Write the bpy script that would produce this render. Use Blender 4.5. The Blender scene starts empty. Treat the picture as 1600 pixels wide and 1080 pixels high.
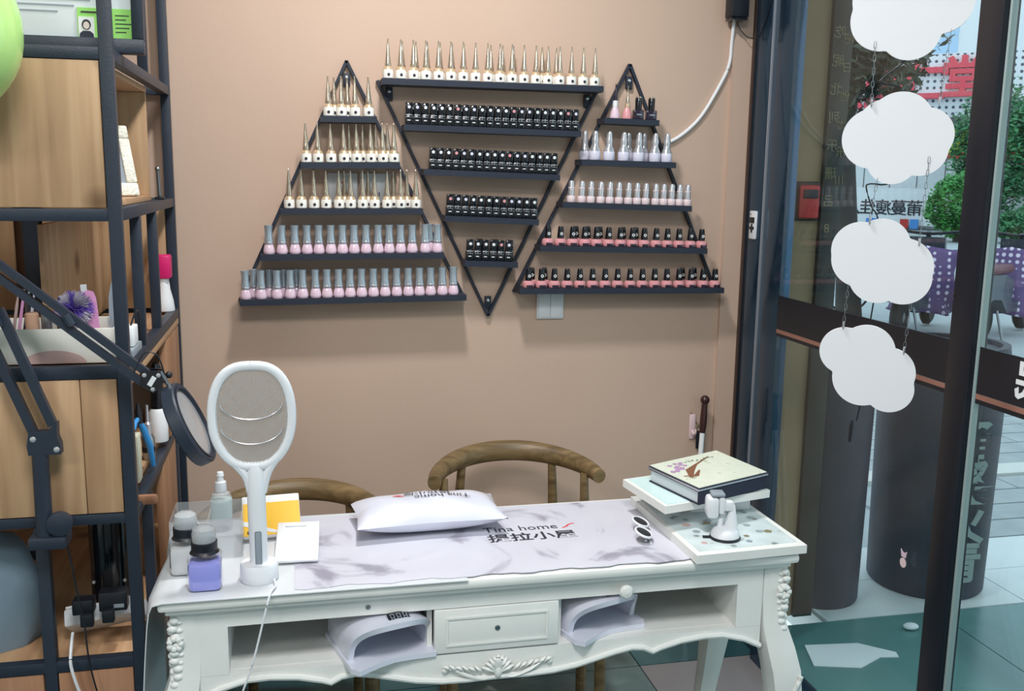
import bpy, bmesh, math, random
from math import sin, cos, pi, radians, atan2, sqrt
from mathutils import Vector, Matrix
random.seed(7)
S = bpy.context.scene
COL = S.collection

# ------------------------------------------------------------------ camera
CAM = Vector((0, 0, 1.51))
yaw, pit, rol = radians(12.611), radians(9.9526), radians(0.8283)
fw = Vector((sin(yaw)*cos(pit), cos(yaw)*cos(pit), -sin(pit)))
r0 = Vector((cos(yaw), -sin(yaw), 0)); u0 = r0.cross(fw)
rt = r0*cos(rol) + u0*sin(rol); up = -r0*sin(rol) + u0*cos(rol)
cd = bpy.data.cameras.new('camera'); cam = bpy.data.objects.new('camera', cd); COL.objects.link(cam)
cam.matrix_world = Matrix(((rt.x, up.x, -fw.x, CAM.x), (rt.y, up.y, -fw.y, CAM.y), (rt.z, up.z, -fw.z, CAM.z), (0, 0, 0, 1)))
cd.sensor_width = 36; cd.lens = 1511.4/1600*36; cd.clip_start = .02; cd.clip_end = 300
S.camera = cam

# ------------------------------------------------------------------ world, lights, exposure
W = bpy.data.worlds.new('world'); S.world = W; W.use_nodes = True
bg = W.node_tree.nodes['Background']; bg.inputs[0].default_value = (.80, .92, 1.0, 1); bg.inputs[1].default_value = 1.55
S.view_settings.view_transform = 'Standard'; S.view_settings.look = 'None'
S.view_settings.gamma = 1; S.view_settings.use_curve_mapping = False
S.view_settings.exposure = 0.0
def area(name, loc, sx, sy, watts, color, aim=None):
    l = bpy.data.lights.new(name, 'AREA'); l.shape = 'RECTANGLE'; l.size = sx; l.size_y = sy; l.energy = watts; l.color = color
    o = bpy.data.objects.new(name, l); COL.objects.link(o); o.location = loc
    return o
area('ceiling_lamp_wall', (.3, 2.0, 2.80), .17, .17, 29, (1, .985, .97))
area('fill_lamp_room', (.1, .3, 2.80), .6, .6, 46, (1, .99, .98))  # unseen fill light, added to brighten the room and table front
area('fill_lamp_side', (-1.5, -.8, 2.80), .6, .6, 36, (1, .99, .98))  # second added fill light, behind the camera and out of view

# ------------------------------------------------------------------ materials
def lin(c):
    c = c/255
    return c/12.92 if c <= .04045 else ((c+.055)/1.055)**2.4
def rgb(r, g, b): return (lin(r), lin(g), lin(b), 1)
MATS = {}
def mat(name, col, rough=.5, metal=0, spec=.5, trans=0, ior=1.45, alpha=1, bump=0, bscale=80, var=0, vscale=6, coat=0, emit=0):
    if name in MATS: return MATS[name]
    m = bpy.data.materials.new(name); m.use_nodes = True; MATS[name] = m
    nt = m.node_tree; p = nt.nodes['Principled BSDF']
    p.inputs['Base Color'].default_value = col; p.inputs['Roughness'].default_value = rough; p.inputs['Metallic'].default_value = metal
    p.inputs['Specular IOR Level'].default_value = spec; p.inputs['Transmission Weight'].default_value = trans
    p.inputs['IOR'].default_value = ior; p.inputs['Alpha'].default_value = alpha; p.inputs['Coat Weight'].default_value = coat
    if emit: p.inputs['Emission Color'].default_value = col; p.inputs['Emission Strength'].default_value = emit
    if bump or var:
        tc = nt.nodes.new('ShaderNodeTexCoord')
    if var:
        n = nt.nodes.new('ShaderNodeTexNoise'); n.inputs['Scale'].default_value = vscale; n.inputs['Detail'].default_value = 4
        nt.links.new(tc.outputs['Object'], n.inputs['Vector'])
        r = nt.nodes.new('ShaderNodeValToRGB')
        a = [max(0, c*(1-var)) for c in col[:3]]; b = [min(1, c*(1+var)) for c in col[:3]]
        r.color_ramp.elements[0].color = (*a, 1); r.color_ramp.elements[1].color = (*b, 1)
        r.color_ramp.elements[0].position = .3; r.color_ramp.elements[1].position = .7
        nt.links.new(n.outputs['Fac'], r.inputs['Fac']); nt.links.new(r.outputs['Color'], p.inputs['Base Color'])
    if bump:
        n = nt.nodes.new('ShaderNodeTexNoise'); n.inputs['Scale'].default_value = bscale; n.inputs['Detail'].default_value = 3
        nt.links.new(tc.outputs['Object'], n.inputs['Vector'])
        b = nt.nodes.new('ShaderNodeBump'); b.inputs['Strength'].default_value = bump; b.inputs['Distance'].default_value = .005
        nt.links.new(n.outputs['Fac'], b.inputs['Height']); nt.links.new(b.outputs['Normal'], p.inputs['Normal'])
    return m
def wood(name, dark, mid, light, axis='z', scale=1, rough=.55):
    m = bpy.data.materials.new(name); m.use_nodes = True; MATS[name] = m
    nt = m.node_tree; p = nt.nodes['Principled BSDF']; p.inputs['Roughness'].default_value = rough
    tc = nt.nodes.new('ShaderNodeTexCoord'); mp = nt.nodes.new('ShaderNodeMapping')
    s = {'z': (18, 18, 1.1), 'x': (1.1, 18, 18), 'y': (18, 1.1, 18)}[axis]
    mp.inputs['Scale'].default_value = [v*scale for v in s]
    n = nt.nodes.new('ShaderNodeTexNoise'); n.inputs['Scale'].default_value = 1.6; n.inputs['Detail'].default_value = 6; n.inputs['Distortion'].default_value = .6
    r = nt.nodes.new('ShaderNodeValToRGB'); r.color_ramp.elements[0].color = dark; r.color_ramp.elements[0].position = .25
    r.color_ramp.elements[1].color = light; r.color_ramp.elements[1].position = .75
    e = r.color_ramp.elements.new(.5); e.color = mid
    oi = nt.nodes.new('ShaderNodeObjectInfo'); ad = nt.nodes.new('ShaderNodeVectorMath'); ad.operation = 'ADD'
    ml = nt.nodes.new('ShaderNodeVectorMath'); ml.operation = 'SCALE'; ml.inputs['Scale'].default_value = 9
    cb = nt.nodes.new('ShaderNodeCombineXYZ')
    nt.links.new(oi.outputs['Random'], cb.inputs[0]); nt.links.new(oi.outputs['Random'], cb.inputs[1])
    nt.links.new(cb.outputs[0], ml.inputs[0]); nt.links.new(tc.outputs['Object'], mp.inputs['Vector'])
    nt.links.new(mp.outputs[0], ad.inputs[0]); nt.links.new(ml.outputs[0], ad.inputs[1])
    nt.links.new(ad.outputs[0], n.inputs['Vector']); nt.links.new(n.outputs['Fac'], r.inputs['Fac'])
    # dark knots
    k = nt.nodes.new('ShaderNodeTexVoronoi'); k.inputs['Scale'].default_value = 4.3
    nt.links.new(tc.outputs['Object'], k.inputs['Vector'])
    kr = nt.nodes.new('ShaderNodeValToRGB'); kr.color_ramp.elements[0].color = (.25, .17, .12, 1); kr.color_ramp.elements[0].position = .05
    kr.color_ramp.elements[1].color = (1, 1, 1, 1); kr.color_ramp.elements[1].position = .16
    nt.links.new(k.outputs['Distance'], kr.inputs['Fac'])
    mx = nt.nodes.new('ShaderNodeMix'); mx.data_type = 'RGBA'; mx.blend_type = 'MULTIPLY'; mx.inputs[0].default_value = .75
    nt.links.new(r.outputs['Color'], mx.inputs[6]); nt.links.new(kr.outputs['Color'], mx.inputs[7])
    nt.links.new(mx.outputs[2], p.inputs['Base Color'])
    b = nt.nodes.new('ShaderNodeBump'); b.inputs['Strength'].default_value = .15; b.inputs['Distance'].default_value = .003
    nt.links.new(n.outputs['Fac'], b.inputs['Height']); nt.links.new(b.outputs['Normal'], p.inputs['Normal'])
    return m
def glass(name, tint, rough=0.0, refl=1.0, spec_ior=1.5):
    m = bpy.data.materials.new(name); m.use_nodes = True; MATS[name] = m
    nt = m.node_tree; nt.nodes.clear()
    o = nt.nodes.new('ShaderNodeOutputMaterial'); t = nt.nodes.new('ShaderNodeBsdfTransparent'); t.inputs[0].default_value = tint
    g = nt.nodes.new('ShaderNodeBsdfGlossy'); g.inputs['Roughness'].default_value = rough; g.inputs[0].default_value = (1, 1, 1, 1)
    f = nt.nodes.new('ShaderNodeFresnel'); f.inputs[0].default_value = spec_ior
    ge = nt.nodes.new('ShaderNodeNewGeometry'); mr = nt.nodes.new('ShaderNodeMapRange'); mr.inputs[3].default_value = spec_ior; mr.inputs[4].default_value = 1/spec_ior
    nt.links.new(ge.outputs['Backfacing'], mr.inputs[0]); nt.links.new(mr.outputs[0], f.inputs[0])   # same reflectance entering and leaving the sheet
    mu = nt.nodes.new('ShaderNodeMath'); mu.operation = 'MULTIPLY'; mu.inputs[1].default_value = refl
    nt.links.new(f.outputs[0], mu.inputs[0])
    x = nt.nodes.new('ShaderNodeMixShader'); nt.links.new(mu.outputs[0], x.inputs[0])
    nt.links.new(t.outputs[0], x.inputs[1]); nt.links.new(g.outputs[0], x.inputs[2]); nt.links.new(x.outputs[0], o.inputs[0])
    return m
def ramp_noise(name, stops, scale=5, rough=.4, detail=6, dist=0, mapping=(1, 1, 1), bump=0, tex='noise'):
    m = bpy.data.materials.new(name); m.use_nodes = True; MATS[name] = m
    nt = m.node_tree; p = nt.nodes['Principled BSDF']; p.inputs['Roughness'].default_value = rough
    tc = nt.nodes.new('ShaderNodeTexCoord'); mp = nt.nodes.new('ShaderNodeMapping'); mp.inputs['Scale'].default_value = mapping
    nt.links.new(tc.outputs['Object'], mp.inputs[0])
    if tex == 'noise':
        n = nt.nodes.new('ShaderNodeTexNoise'); n.inputs['Detail'].default_value = detail; n.inputs['Distortion'].default_value = dist; out = n.outputs['Fac']
    else:
        n = nt.nodes.new('ShaderNodeTexVoronoi'); out = n.outputs['Distance']
        if tex == 'dots': n.inputs['Randomness'].default_value = 0
    n.inputs['Scale'].default_value = scale
    nt.links.new(mp.outputs[0], n.inputs['Vector'])
    r = nt.nodes.new('ShaderNodeValToRGB'); els = r.color_ramp.elements
    els[0].position, els[0].color = stops[0]; els[1].position, els[1].color = stops[-1]
    for q in stops[1:-1]: e = els.new(q[0]); e.color = q[1]
    nt.links.new(out, r.inputs['Fac']); nt.links.new(r.outputs['Color'], p.inputs['Base Color'])
    if bump:
        b = nt.nodes.new('ShaderNodeBump'); b.inputs['Strength'].default_value = bump; b.inputs['Distance'].default_value = .005
        nt.links.new(out, b.inputs['Height']); nt.links.new(b.outputs['Normal'], p.inputs['Normal'])
    return m

M = dict(
 wall=mat('wall_paint', rgb(198, 171, 153), .75, bump=.08, bscale=60, var=.04, vscale=1.5),
 wallw=mat('white_paint', rgb(225, 222, 215), .8),
 outwall=mat('outer_wall_paint', rgb(150, 128, 100), .8, bump=.1, bscale=30, var=.12, vscale=4),
 black=mat('black_powder_coat', rgb(39, 48, 62), .45, bump=.1, bscale=300),
 rack=mat('rack_black', rgb(36, 43, 58), .5, bump=.15, bscale=400),
 white=mat('white_lacquer', rgb(228, 229, 226), .35, var=.03, vscale=8),
 plastic=mat('white_plastic', rgb(222, 225, 230), .3),
 matte=mat('white_matte', rgb(232, 233, 236), .6),
 foam=mat('white_foam_board', rgb(226, 227, 232), .75),
 pvc=mat('milky_cover', rgb(206, 210, 214), .3),
 lilac=mat('lilac_white_plastic', rgb(214, 216, 230), .22, coat=.3),
 dark=mat('dark_plastic', rgb(26, 30, 38), .4),
 blackgloss=mat('black_gloss', rgb(16, 18, 26), .15, coat=.4),
 silver=mat('silver', rgb(206, 206, 212), .22, .65),
 steel=mat('brushed_steel', rgb(160, 165, 170), .32, 1),
 gold=mat('champagne_gold', rgb(196, 182, 164), .2, .75),
 goldp=mat('pale_gold', rgb(232, 205, 170), .3, .6),
 pinkb=mat('pink_polish', rgb(226, 198, 214), .12, coat=.5),
 pinkw=mat('pale_pink_plastic', rgb(228, 208, 212), .25),
 rose=mat('rose_polish', rgb(216, 150, 156), .25),
 lav=mat('lavender_polish', rgb(214, 212, 230), .18, coat=.4),
 frostw=mat('white_bottle', rgb(238, 235, 228), .25),
 plum=mat('dark_plum_polish', rgb(44, 34, 52), .15, coat=.4),
 pinkfile=mat('pink_nail_file', rgb(226, 160, 206), .5),
 magenta=mat('magenta_plastic', rgb(214, 30, 110), .4),
 blue=mat('blue_grip', rgb(60, 150, 220), .4),
 mauve=mat('mauve_print', rgb(196, 164, 160), .5),
 liquid=mat('violet_liquid', rgb(150, 152, 226), .15, coat=.4),
 greyliq=mat('clear_grey_liquid', rgb(200, 202, 204), .2),
 clear=glass('clear_plastic', (.975, .98, .985, 1), .05, .9, 1.45),
 pane=glass('window_glass', (.90, .96, .96, 1), .0, .55, 1.5),
 lens=glass('lens_glass', (.82, .84, .88, 1), .02, 1.0, 1.5),
 yellow=mat('yellow_print', rgb(246, 190, 40), .4),
 grey=mat('grey_plastic', rgb(140, 150, 160), .4),
 bag=mat('grey_cloth_bag', rgb(120, 140, 155), .8, bump=.3, bscale=40),
 green=mat('lime_balloon', rgb(176, 216, 130), .25, coat=.4),
 limecard=mat('lime_card', rgb(150, 214, 110), .6),
 paper=mat('paper', rgb(215, 222, 228), .7, var=.04, vscale=5),
 ink=mat('ink', rgb(45, 45, 55), .7),
 red=mat('red_print', rgb(205, 60, 66), .5),
 redbox=mat('red_plastic', rgb(190, 50, 50), .5),
 skin=mat('photo_skin', rgb(215, 200, 195), .6),
 navy=mat('navy_bookcloth', rgb(36, 40, 60), .6),
 brownh=mat('dark_brown_handle', rgb(58, 28, 28), .3, coat=.4),
 pink2=mat('soft_pink_plastic', rgb(232, 205, 208), .35),
 frame=mat('mirror_black_metal', rgb(58, 84, 108), .16, .75, bump=.05, bscale=12),
 band=mat('black_band', rgb(24, 27, 36), .35),
 trim=mat('copper_trim', rgb(150, 105, 92), .4),
 drum=mat('dark_drum', rgb(56, 62, 76), .55, bump=.3, bscale=120, var=.15, vscale=10),
 jamb=mat('dark_jamb', rgb(50, 52, 50), .5, var=.3, vscale=9),
 goldtxt=mat('faded_gold_lettering', rgb(130, 122, 92), .6),
 charw=mat('pale_lettering', rgb(150, 165, 165), .6),
 whitetxt=mat('white_lettering', rgb(225, 228, 230), .6),
 tilew=mat('white_porch_tile', rgb(214, 222, 224), .35, var=.05, vscale=3),
 street=mat('asphalt', rgb(168, 178, 184), .85, var=.06, vscale=2),
 kerb=mat('kerb_stone', rgb(205, 208, 206), .8, var=.05),
 rubber=mat('rubber', rgb(28, 30, 32), .8),
 scoot=mat('scooter_grey', rgb(58, 66, 74), .35, coat=.3),
 seat=mat('maroon_seat', rgb(98, 48, 58), .45),
 teal=mat('teal_paint', rgb(40, 170, 172), .4),
 bluem=mat('blue_mirror_back', rgb(70, 160, 220), .3),
 signred=mat('red_sign_letters', rgb(225, 70, 92), .4),
 eave=mat('grey_eave', rgb(96, 92, 98), .6),
 lime=mat('lime_sign', rgb(205, 215, 60), .5),
 redstrip=mat('red_strip', rgb(200, 70, 50), .5),
 bluesign=mat('blue_sign', rgb(60, 140, 215), .5),
 bglass=mat('pale_blue_facade_glass', rgb(170, 205, 235), .2, var=.05, vscale=.4),
 bwhite=mat('facade_white', rgb(225, 230, 235), .6),
 bark=mat('bark', rgb(60, 58, 56), .9, bump=.5, bscale=20),
 leafd=mat('dark_leaf', rgb(58, 74, 62), .6, var=.3, vscale=3),
 leafm=mat('green_leaf', rgb(66, 128, 84), .6, var=.35, vscale=2),
 leafb=mat('bright_leaf', rgb(70, 140, 70), .6, var=.3, vscale=2),
 bronze=mat('orange_statue', rgb(190, 90, 62), .6),
 ceil=mat('ceiling_white', rgb(225, 225, 222), .8),
 darkcloth=mat('dark_clutter', rgb(50, 40, 44), .8),
)
M['wood'] = wood('pine_wood', rgb(160, 124, 92), rgb(182, 146, 110), rgb(200, 166, 130))
M['woody'] = wood('pine_wood_depth', rgb(164, 124, 92), rgb(186, 146, 110), rgb(204, 168, 132), 'y')
M['wooddk'] = wood('pine_wood_reddish', rgb(134, 94, 68), rgb(164, 120, 90), rgb(184, 140, 108))
M['ash'] = wood('ash_chair_wood', rgb(84, 68, 44), rgb(120, 98, 66), rgb(150, 126, 88), 'x', 1.5, .45)
M['marble'] = ramp_noise('marble_print', [(0, rgb(112, 108, 128)), (.36, rgb(150, 147, 162)), (.43, rgb(196, 196, 208)), (1, rgb(212, 212, 222))], 4.2, .45, 8, 1.6)
M['tile'] = ramp_noise('teal_floor_tile', [(0, rgb(30, 62, 72)), (.5, rgb(52, 92, 98)), (1, rgb(92, 132, 132))], 3, .22, 5, .8)
M['tileg'] = ramp_noise('grey_green_floor_tile', [(0, rgb(74, 96, 98)), (.55, rgb(100, 122, 122)), (.64, rgb(112, 134, 132)), (.68, rgb(170, 184, 180)), (1, rgb(190, 200, 196))], 9, .25, 3, .3)
M['tilep'] = ramp_noise('mauve_floor_tile', [(0, rgb(120, 112, 118)), (1, rgb(150, 150, 150))], 3, .3)
M['entry'] = ramp_noise('entry_floor_teal', [(0, rgb(64, 104, 106)), (.5, rgb(88, 130, 130)), (1, rgb(112, 150, 148))], 2, .25, 5, .5)
M['mesh'] = None
M['nailart'] = ramp_noise('nail_art_sheet', [(0, rgb(120, 130, 130)), (.14, rgb(150, 158, 156)), (.22, rgb(196, 210, 212)), (1, rgb(214, 226, 228))], 26, .15, tex='vor')
M['mint'] = mat('mint_sheet', rgb(205, 230, 230), .2, var=.05, vscale=9)
M['cover'] = ramp_noise('album_cover', [(0, rgb(208, 216, 200)), (.6, rgb(222, 228, 212)), (.72, rgb(168, 176, 150)), (1, rgb(206, 212, 196))], 30, .2, 4, .5, (1, 1, 1))
M['polka'] = ramp_noise('polka_quilt', [(0, rgb(232, 222, 240)), (.27, rgb(225, 214, 235)), (.34, rgb(104, 82, 130)), (1, rgb(112, 90, 138))], 15, .7, tex='dots')
M['perf'] = ramp_noise('perforated_panel', [(0, rgb(60, 75, 95)), (.20, rgb(70, 85, 105)), (.27, rgb(226, 232, 240)), (1, rgb(226, 232, 240))], 5.0, .5, tex='dots')
M['pave'] = ramp_noise('street_paving', [(0, rgb(140, 150, 156)), (1, rgb(180, 188, 192))], 8, .85, bump=.2)

# ------------------------------------------------------------------ geometry helpers
class MB:
    def __init__(s): s.v = []; s.f = []; s.mi = []; s.m = 0
    def _add(s, vs, fs):
        o = len(s.v); s.v += [tuple(v) for v in vs]; s.f += [tuple(i+o for i in f) for f in fs]; return s
    def box(s, x0, x1, y0, y1, z0, z1, b=0):
        if b <= 0:
            vs = [(x, y, z) for x in (x0, x1) for y in (y0, y1) for z in (z0, z1)]
            return s._add(vs, [(0, 1, 3, 2), (4, 6, 7, 5), (0, 4, 5, 1), (2, 3, 7, 6), (0, 2, 6, 4), (1, 5, 7, 3)])
        bm = bmesh.new(); bmesh.ops.create_cube(bm, size=1)
        for v in bm.verts: v.co = Vector(((x0+x1)/2+v.co.x*(x1-x0), (y0+y1)/2+v.co.y*(y1-y0), (z0+z1)/2+v.co.z*(z1-z0)))
        bmesh.ops.bevel(bm, geom=bm.edges[:], offset=b, segments=2, affect='EDGES', profile=.5)
        bm.verts.index_update(); s._add([v.co for v in bm.verts], [[v.index for v in f.verts] for f in bm.faces]); bm.free(); return s
    def hexa(s, p):   # 8 points: bottom 4 ccw, top 4 ccw
        return s._add(p, [(3, 2, 1, 0), (4, 5, 6, 7), (0, 1, 5, 4), (1, 2, 6, 5), (2, 3, 7, 6), (3, 0, 4, 7)])
    def lathe(s, prof, c=(0, 0, 0), n=20, axis='z', sx=1, sy=1):
        vs = []; fs = []
        k = len(prof)
        for i in range(n):
            a = 2*pi*i/n
            for r, h in prof:
                p = (r*cos(a)*sx, r*sin(a)*sy, h)
                if axis == 'y': p = (p[0], -p[2], p[1])
                elif axis == 'x': p = (p[2], p[0], p[1])
                vs.append((c[0]+p[0], c[1]+p[1], c[2]+p[2]))
        for i in range(n):
            j = (i+1) % n
            for q in range(k-1): fs.append((i*k+q, j*k+q, j*k+q+1, i*k+q+1))
        if prof[0] == prof[-1]: return s._add(vs, fs)
        if prof[0][0] > 1e-6: fs.append(tuple(i*k for i in range(n))[::-1])
        if prof[-1][0] > 1e-6: fs.append(tuple(i*k+k-1 for i in range(n)))
        return s._add(vs, fs)
    def tube(s, pts, r, n=8, flat=1.0, cap=True, up=Vector((0, 0, 1))):
        pts = [Vector(p) for p in pts]; k = len(pts); vs = []; fs = []
        rr = r if isinstance(r, (list, tuple)) else [r]*k
        for i, p in enumerate(pts):
            d = (pts[min(i+1, k-1)]-pts[max(i-1, 0)]).normalized()
            u = up if abs(d.dot(up)) < .95 else Vector((0, 1, 0))
            a = d.cross(u).normalized(); b = a.cross(d)
            for j in range(n):
                t = 2*pi*j/n; vs.append(p+a*rr[i]*cos(t)+b*rr[i]*flat*sin(t))
        for i in range(k-1):
            for j in range(n):
                q = (j+1) % n; fs.append((i*n+j, (i+1)*n+j, (i+1)*n+q, i*n+q))
        if cap: fs.append(tuple(range(n))); fs.append(tuple((k-1)*n+j for j in range(n))[::-1])
        return s._add(vs, fs)
    def bar(s, a, b, w, h, up=Vector((0, 0, 1))):
        a = Vector(a); b = Vector(b); d = (b-a).normalized()
        u = Vector(up) if abs(d.dot(Vector(up))) < .95 else Vector((0, 1, 0))
        x = d.cross(u).normalized()*w/2; y = x.normalized().cross(d)*h/2
        return s.hexa([a-x-y, a+x-y, b+x-y, b-x-y, a-x+y, a+x+y, b+x+y, b-x+y])
    def prism(s, pts, y0, y1, axis='y'):
        n = len(pts)
        f = (lambda p, t: (p[0], t, p[1])) if axis == 'y' else (lambda p, t: (p[0], p[1], t)) if axis == 'z' else (lambda p, t: (t, p[0], p[1]))
        vs = [f(p, y0) for p in pts]+[f(p, y1) for p in pts]
        fs = [tuple(range(n)), tuple(range(2*n-1, n-1, -1))]+[(i, n+i, n+(i+1) % n, (i+1) % n) for i in range(n)]
        return s._add(vs, fs)
    def ball(s, c, r, sx=1, sy=1, sz=1, n=12):
        pr = [(sin(pi*i/(n//2+2)) * r, -cos(pi*i/(n//2+2))*r*sz) for i in range(n//2+3)]
        pr[0] = (1e-7, pr[0][1]); pr[-1] = (1e-7, pr[-1][1])
        return s.lathe(pr, c, n, 'z', sx, sy)
    def xf(s, mtx):
        s.v = [tuple(mtx @ Vector(v)) for v in s.v]; return s
    def build(s, name, m, parent=None, world=False, loc=None, smooth=True, ang=35):
        off = Vector((0, 0, 0))
        if world and parent is not None:
            off = Vector(parent.location)
            if parent.parent: off += Vector(parent.parent.location)
        if loc is not None: off = Vector(loc)
        me = bpy.data.meshes.new(name); me.from_pydata([Vector(v)-off for v in s.v], [], s.f); me.update()
        bm = bmesh.new(); bm.from_mesh(me); bmesh.ops.recalc_face_normals(bm, faces=bm.faces[:]); bm.to_mesh(me); bm.free()
        if smooth:
            me.polygons.foreach_set('use_smooth', [True]*len(me.polygons)); me.set_sharp_from_angle(angle=radians(ang))
        me.materials.append(M[m] if isinstance(m, str) else m)
        o = bpy.data.objects.new(name, me); COL.objects.link(o); o.parent = parent
        if loc is not None: o.location = loc
        return o
def B(*a, **k): return MB().box(*a, **k)
def tag(o, label, cat, group=None, kind=None):
    o['label'] = label; o['category'] = cat
    if group: o['group'] = group
    if kind: o['kind'] = kind
    return o
def thing(name, label, cat, loc=(0, 0, 0), rz=0, group=None):
    o = bpy.data.objects.new(name, None); COL.objects.link(o); o.empty_display_size = .05
    o.location = loc; o.rotation_euler = (0, 0, rz); return tag(o, label, cat, group)
def struct(o): o['kind'] = 'structure'; return o
def copy_tree(o, parent=None):
    c = o.copy(); COL.objects.link(c); c.parent = parent
    for ch in list(o.children): copy_tree(ch, c)
    return c
def text(body, size, extr, m, mtx, name='lettering', parent=None, mirror=False, align='CENTER', bold=0):
    c = bpy.data.curves.new(name, 'FONT'); c.body = body; c.size = size; c.extrude = extr; c.align_x = align; c.align_y = 'CENTER'
    c.offset = bold; c.resolution_u = 2
    t = bpy.data.objects.new('tmp', c); COL.objects.link(t)
    bpy.context.view_layer.update()
    dg = bpy.context.evaluated_depsgraph_get()
    me = bpy.data.meshes.new_from_object(t.evaluated_get(dg))
    bpy.data.objects.remove(t); bpy.data.curves.remove(c)
    me.name = name
    if mirror: me.transform(Matrix.Diagonal((-1, 1, 1, 1))); me.flip_normals()
    off = Matrix.Identity(4)
    if parent is not None:
        q = Vector(parent.location)
        if parent.parent: q = q + Vector(parent.parent.location)
        off = Matrix.Translation(-q)
    me.transform(off @ mtx)
    me.materials.clear(); me.materials.append(M[m] if isinstance(m, str) else m)
    o = bpy.data.objects.new(name, me); COL.objects.link(o); o.parent = parent
    return o
def frame(o, x, y):   # matrix with local x,y axes given
    x = Vector(x).normalized(); y = Vector(y); y = (y-x*x.dot(y)).normalized(); z = x.cross(y)
    return Matrix(((x.x, y.x, z.x, o[0]), (x.y, y.y, z.y, o[1]), (x.z, y.z, z.z, o[2]), (0, 0, 0, 1)))

# ================================================================== STRUCTURE
GX = 1.415; WY = 2.9
struct(B(-2.6, GX+.03, WY, WY+.12, 0, 3.0).build('wall_back', 'wall')).name = 'wall_back'
# shallow pilaster step beside the glass frame
p_ = struct(B(1.335, GX-.002, WY-.012, WY, 0, 2.9).build('trim_1', 'wall'))
struct(B(-2.7, -2.6, -2.6, WY+.12, 0, 3.0).build('wall_left', 'wallw'))
struct(B(-2.7, 3.6, -2.7, -2.6, 0, 3.0).build('wall_front', 'wallw'))
struct(B(-2.7, 3.4, -2.7, WY+.3, 2.9, 3.0).build('ceiling', 'ceil'))  # slab runs past the glass as an unseen canopy, added to darken the entry
fl = struct(B(-2.7, GX+.02, -2.7, WY+.12, -.12, -.012).build('floor', 'dark'))
# floor tiles, each a piece of the floor
T = .6; gx0 = .42; gy0 = 2.06
k = 0
for i in range(-6, 3):
    for j in range(-9, 2):
        x0, y0 = gx0+i*T, gy0+j*T
        x1, y1 = min(x0+T, GX-.001), min(y0+T, WY-.001); x0 = max(x0, -2.6); y0 = max(y0, -2.6)
        if x1-x0 < .03 or y1-y0 < .03: continue
        mm = 'tileg' if (i, j) in ((0, 0), (0, 1)) else 'tilep' if (i, j) == (1, 0) else 'tile'
        B(x0+.002, x1-.002, y0+.002, y1-.002, -.012, 0).build('floor_tile', mm, fl, smooth=False)
# outside ground
en = struct(B(GX+.02, 6, -2.7, 2.83, -.12, -.012).build('floor_entry', 'entry'))
for i in range(6):
    for j in range(7):
        x0 = GX+.03+i*.75; y0 = 2.83-(j+1)*.75
        B(x0+.002, x0+.748, y0+.002, y0+.748, -.012, 0).build('floor_tile', 'entry', en, smooth=False)
po = struct(B(GX+.35, 9, 2.83, 3.42, -.12, -.012).build('floor_porch', 'kerb'))
for i in range(9):
    x0 = GX+.36+i*.8
    B(x0+.002, x0+.798, 2.832, 3.12, -.012, .002).build('porch_tile', 'tilew', po, smooth=False)
    B(x0+.002, x0+.798, 3.124, 3.418, -.012, .002).build('porch_tile', 'tilew', po, smooth=False)
gr = struct(B(-20, 80, 3.42, 80, -.12, -.012).build('ground_street', 'street'))
for j in range(16):          # long paving strips in front of the shop
    y0 = 3.43+j*.19
    if j == 4: continue
    for i in range(7):
        x0 = 2.6+i*.62+(.3 if j % 2 else 0)
        B(x0+.004, x0+.616, y0+.006, y0+.184, -.012, .0).build('paving_strip', 'pave', gr, smooth=False)
B(1.8, 9, 4.2, 4.36, -.012, .012).build('kerb_strip', 'kerb', gr, smooth=False)

# ================================================================== GLASS PARTITION
gw = struct(MB().box(GX-.006, GX+.006, 1.84, 2.64, .05, 2.9).build('window_1', 'pane', smooth=False))
gw2 = struct(MB().box(GX-.006, GX+.006, -2.6, 1.765, .05, 2.9).build('window_2', 'pane', smooth=False))
struct(B(GX-.02, GX+.02, 1.765, 1.84, 0, 2.9, .004).build('trim_2', 'band'))
struct(B(GX-.008, GX+.008, 1.7655-.008, 1.7645, 0, 2.9, .002).build('trim_3', 'charw'))
# wide mirror-black frame next to the wall: two sections and thin chrome beads
struct(B(GX-.012, GX+.03, 2.775, WY-.013, 0, 2.9, .004).build('trim_4', 'frame'))
struct(B(GX-.004, GX+.03, 2.642, 2.772, 0, 2.9, .004).build('trim_5', 'frame'))
struct(B(GX-.018, GX-.0125, WY-.026, WY-.014, 0, 2.9).build('trim_6', mat('brown_bead', rgb(70, 54, 48), .5)))
struct(B(GX-.010, GX+.004, 2.7715, 2.7745, 0, 2.9).build('trim_7', 'silver'))
struct(B(GX-.03, GX+.03, -2.6, 2.64, 0, .05).build('trim_8', 'frame'))
# black waist band with copper line (a film stuck on the glass)
bd = struct(MB().box(GX-.0095, GX-.0065, 1.845, 2.638, 1.068, 1.168).box(GX-.0095, GX-.0065, -2.55, 1.75, 1.068, 1.168).build('trim_9', 'band', smooth=False))
struct(MB().box(GX-.0095, GX-.0065, 1.845, 2.638, 1.056, 1.067).box(GX-.0095, GX-.0065, -2.55, 1.75, 1.056, 1.067).build('trim_10', 'trim', smooth=False))
struct(MB().box(GX-.0095, GX-.0065, 1.845, 2.638, 1.046, 1.0555).box(GX-.0095, GX-.0065, -2.55, 1.75, 1.046, 1.0555).build('trim_11', 'band', smooth=False))
text('民', .085, .0006, 'whitetxt', frame((GX-.0105, 1.60, 1.117), (0, -1, 0), (0, 0, 1)), 'lettering', bd, True, bold=.002)
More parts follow.
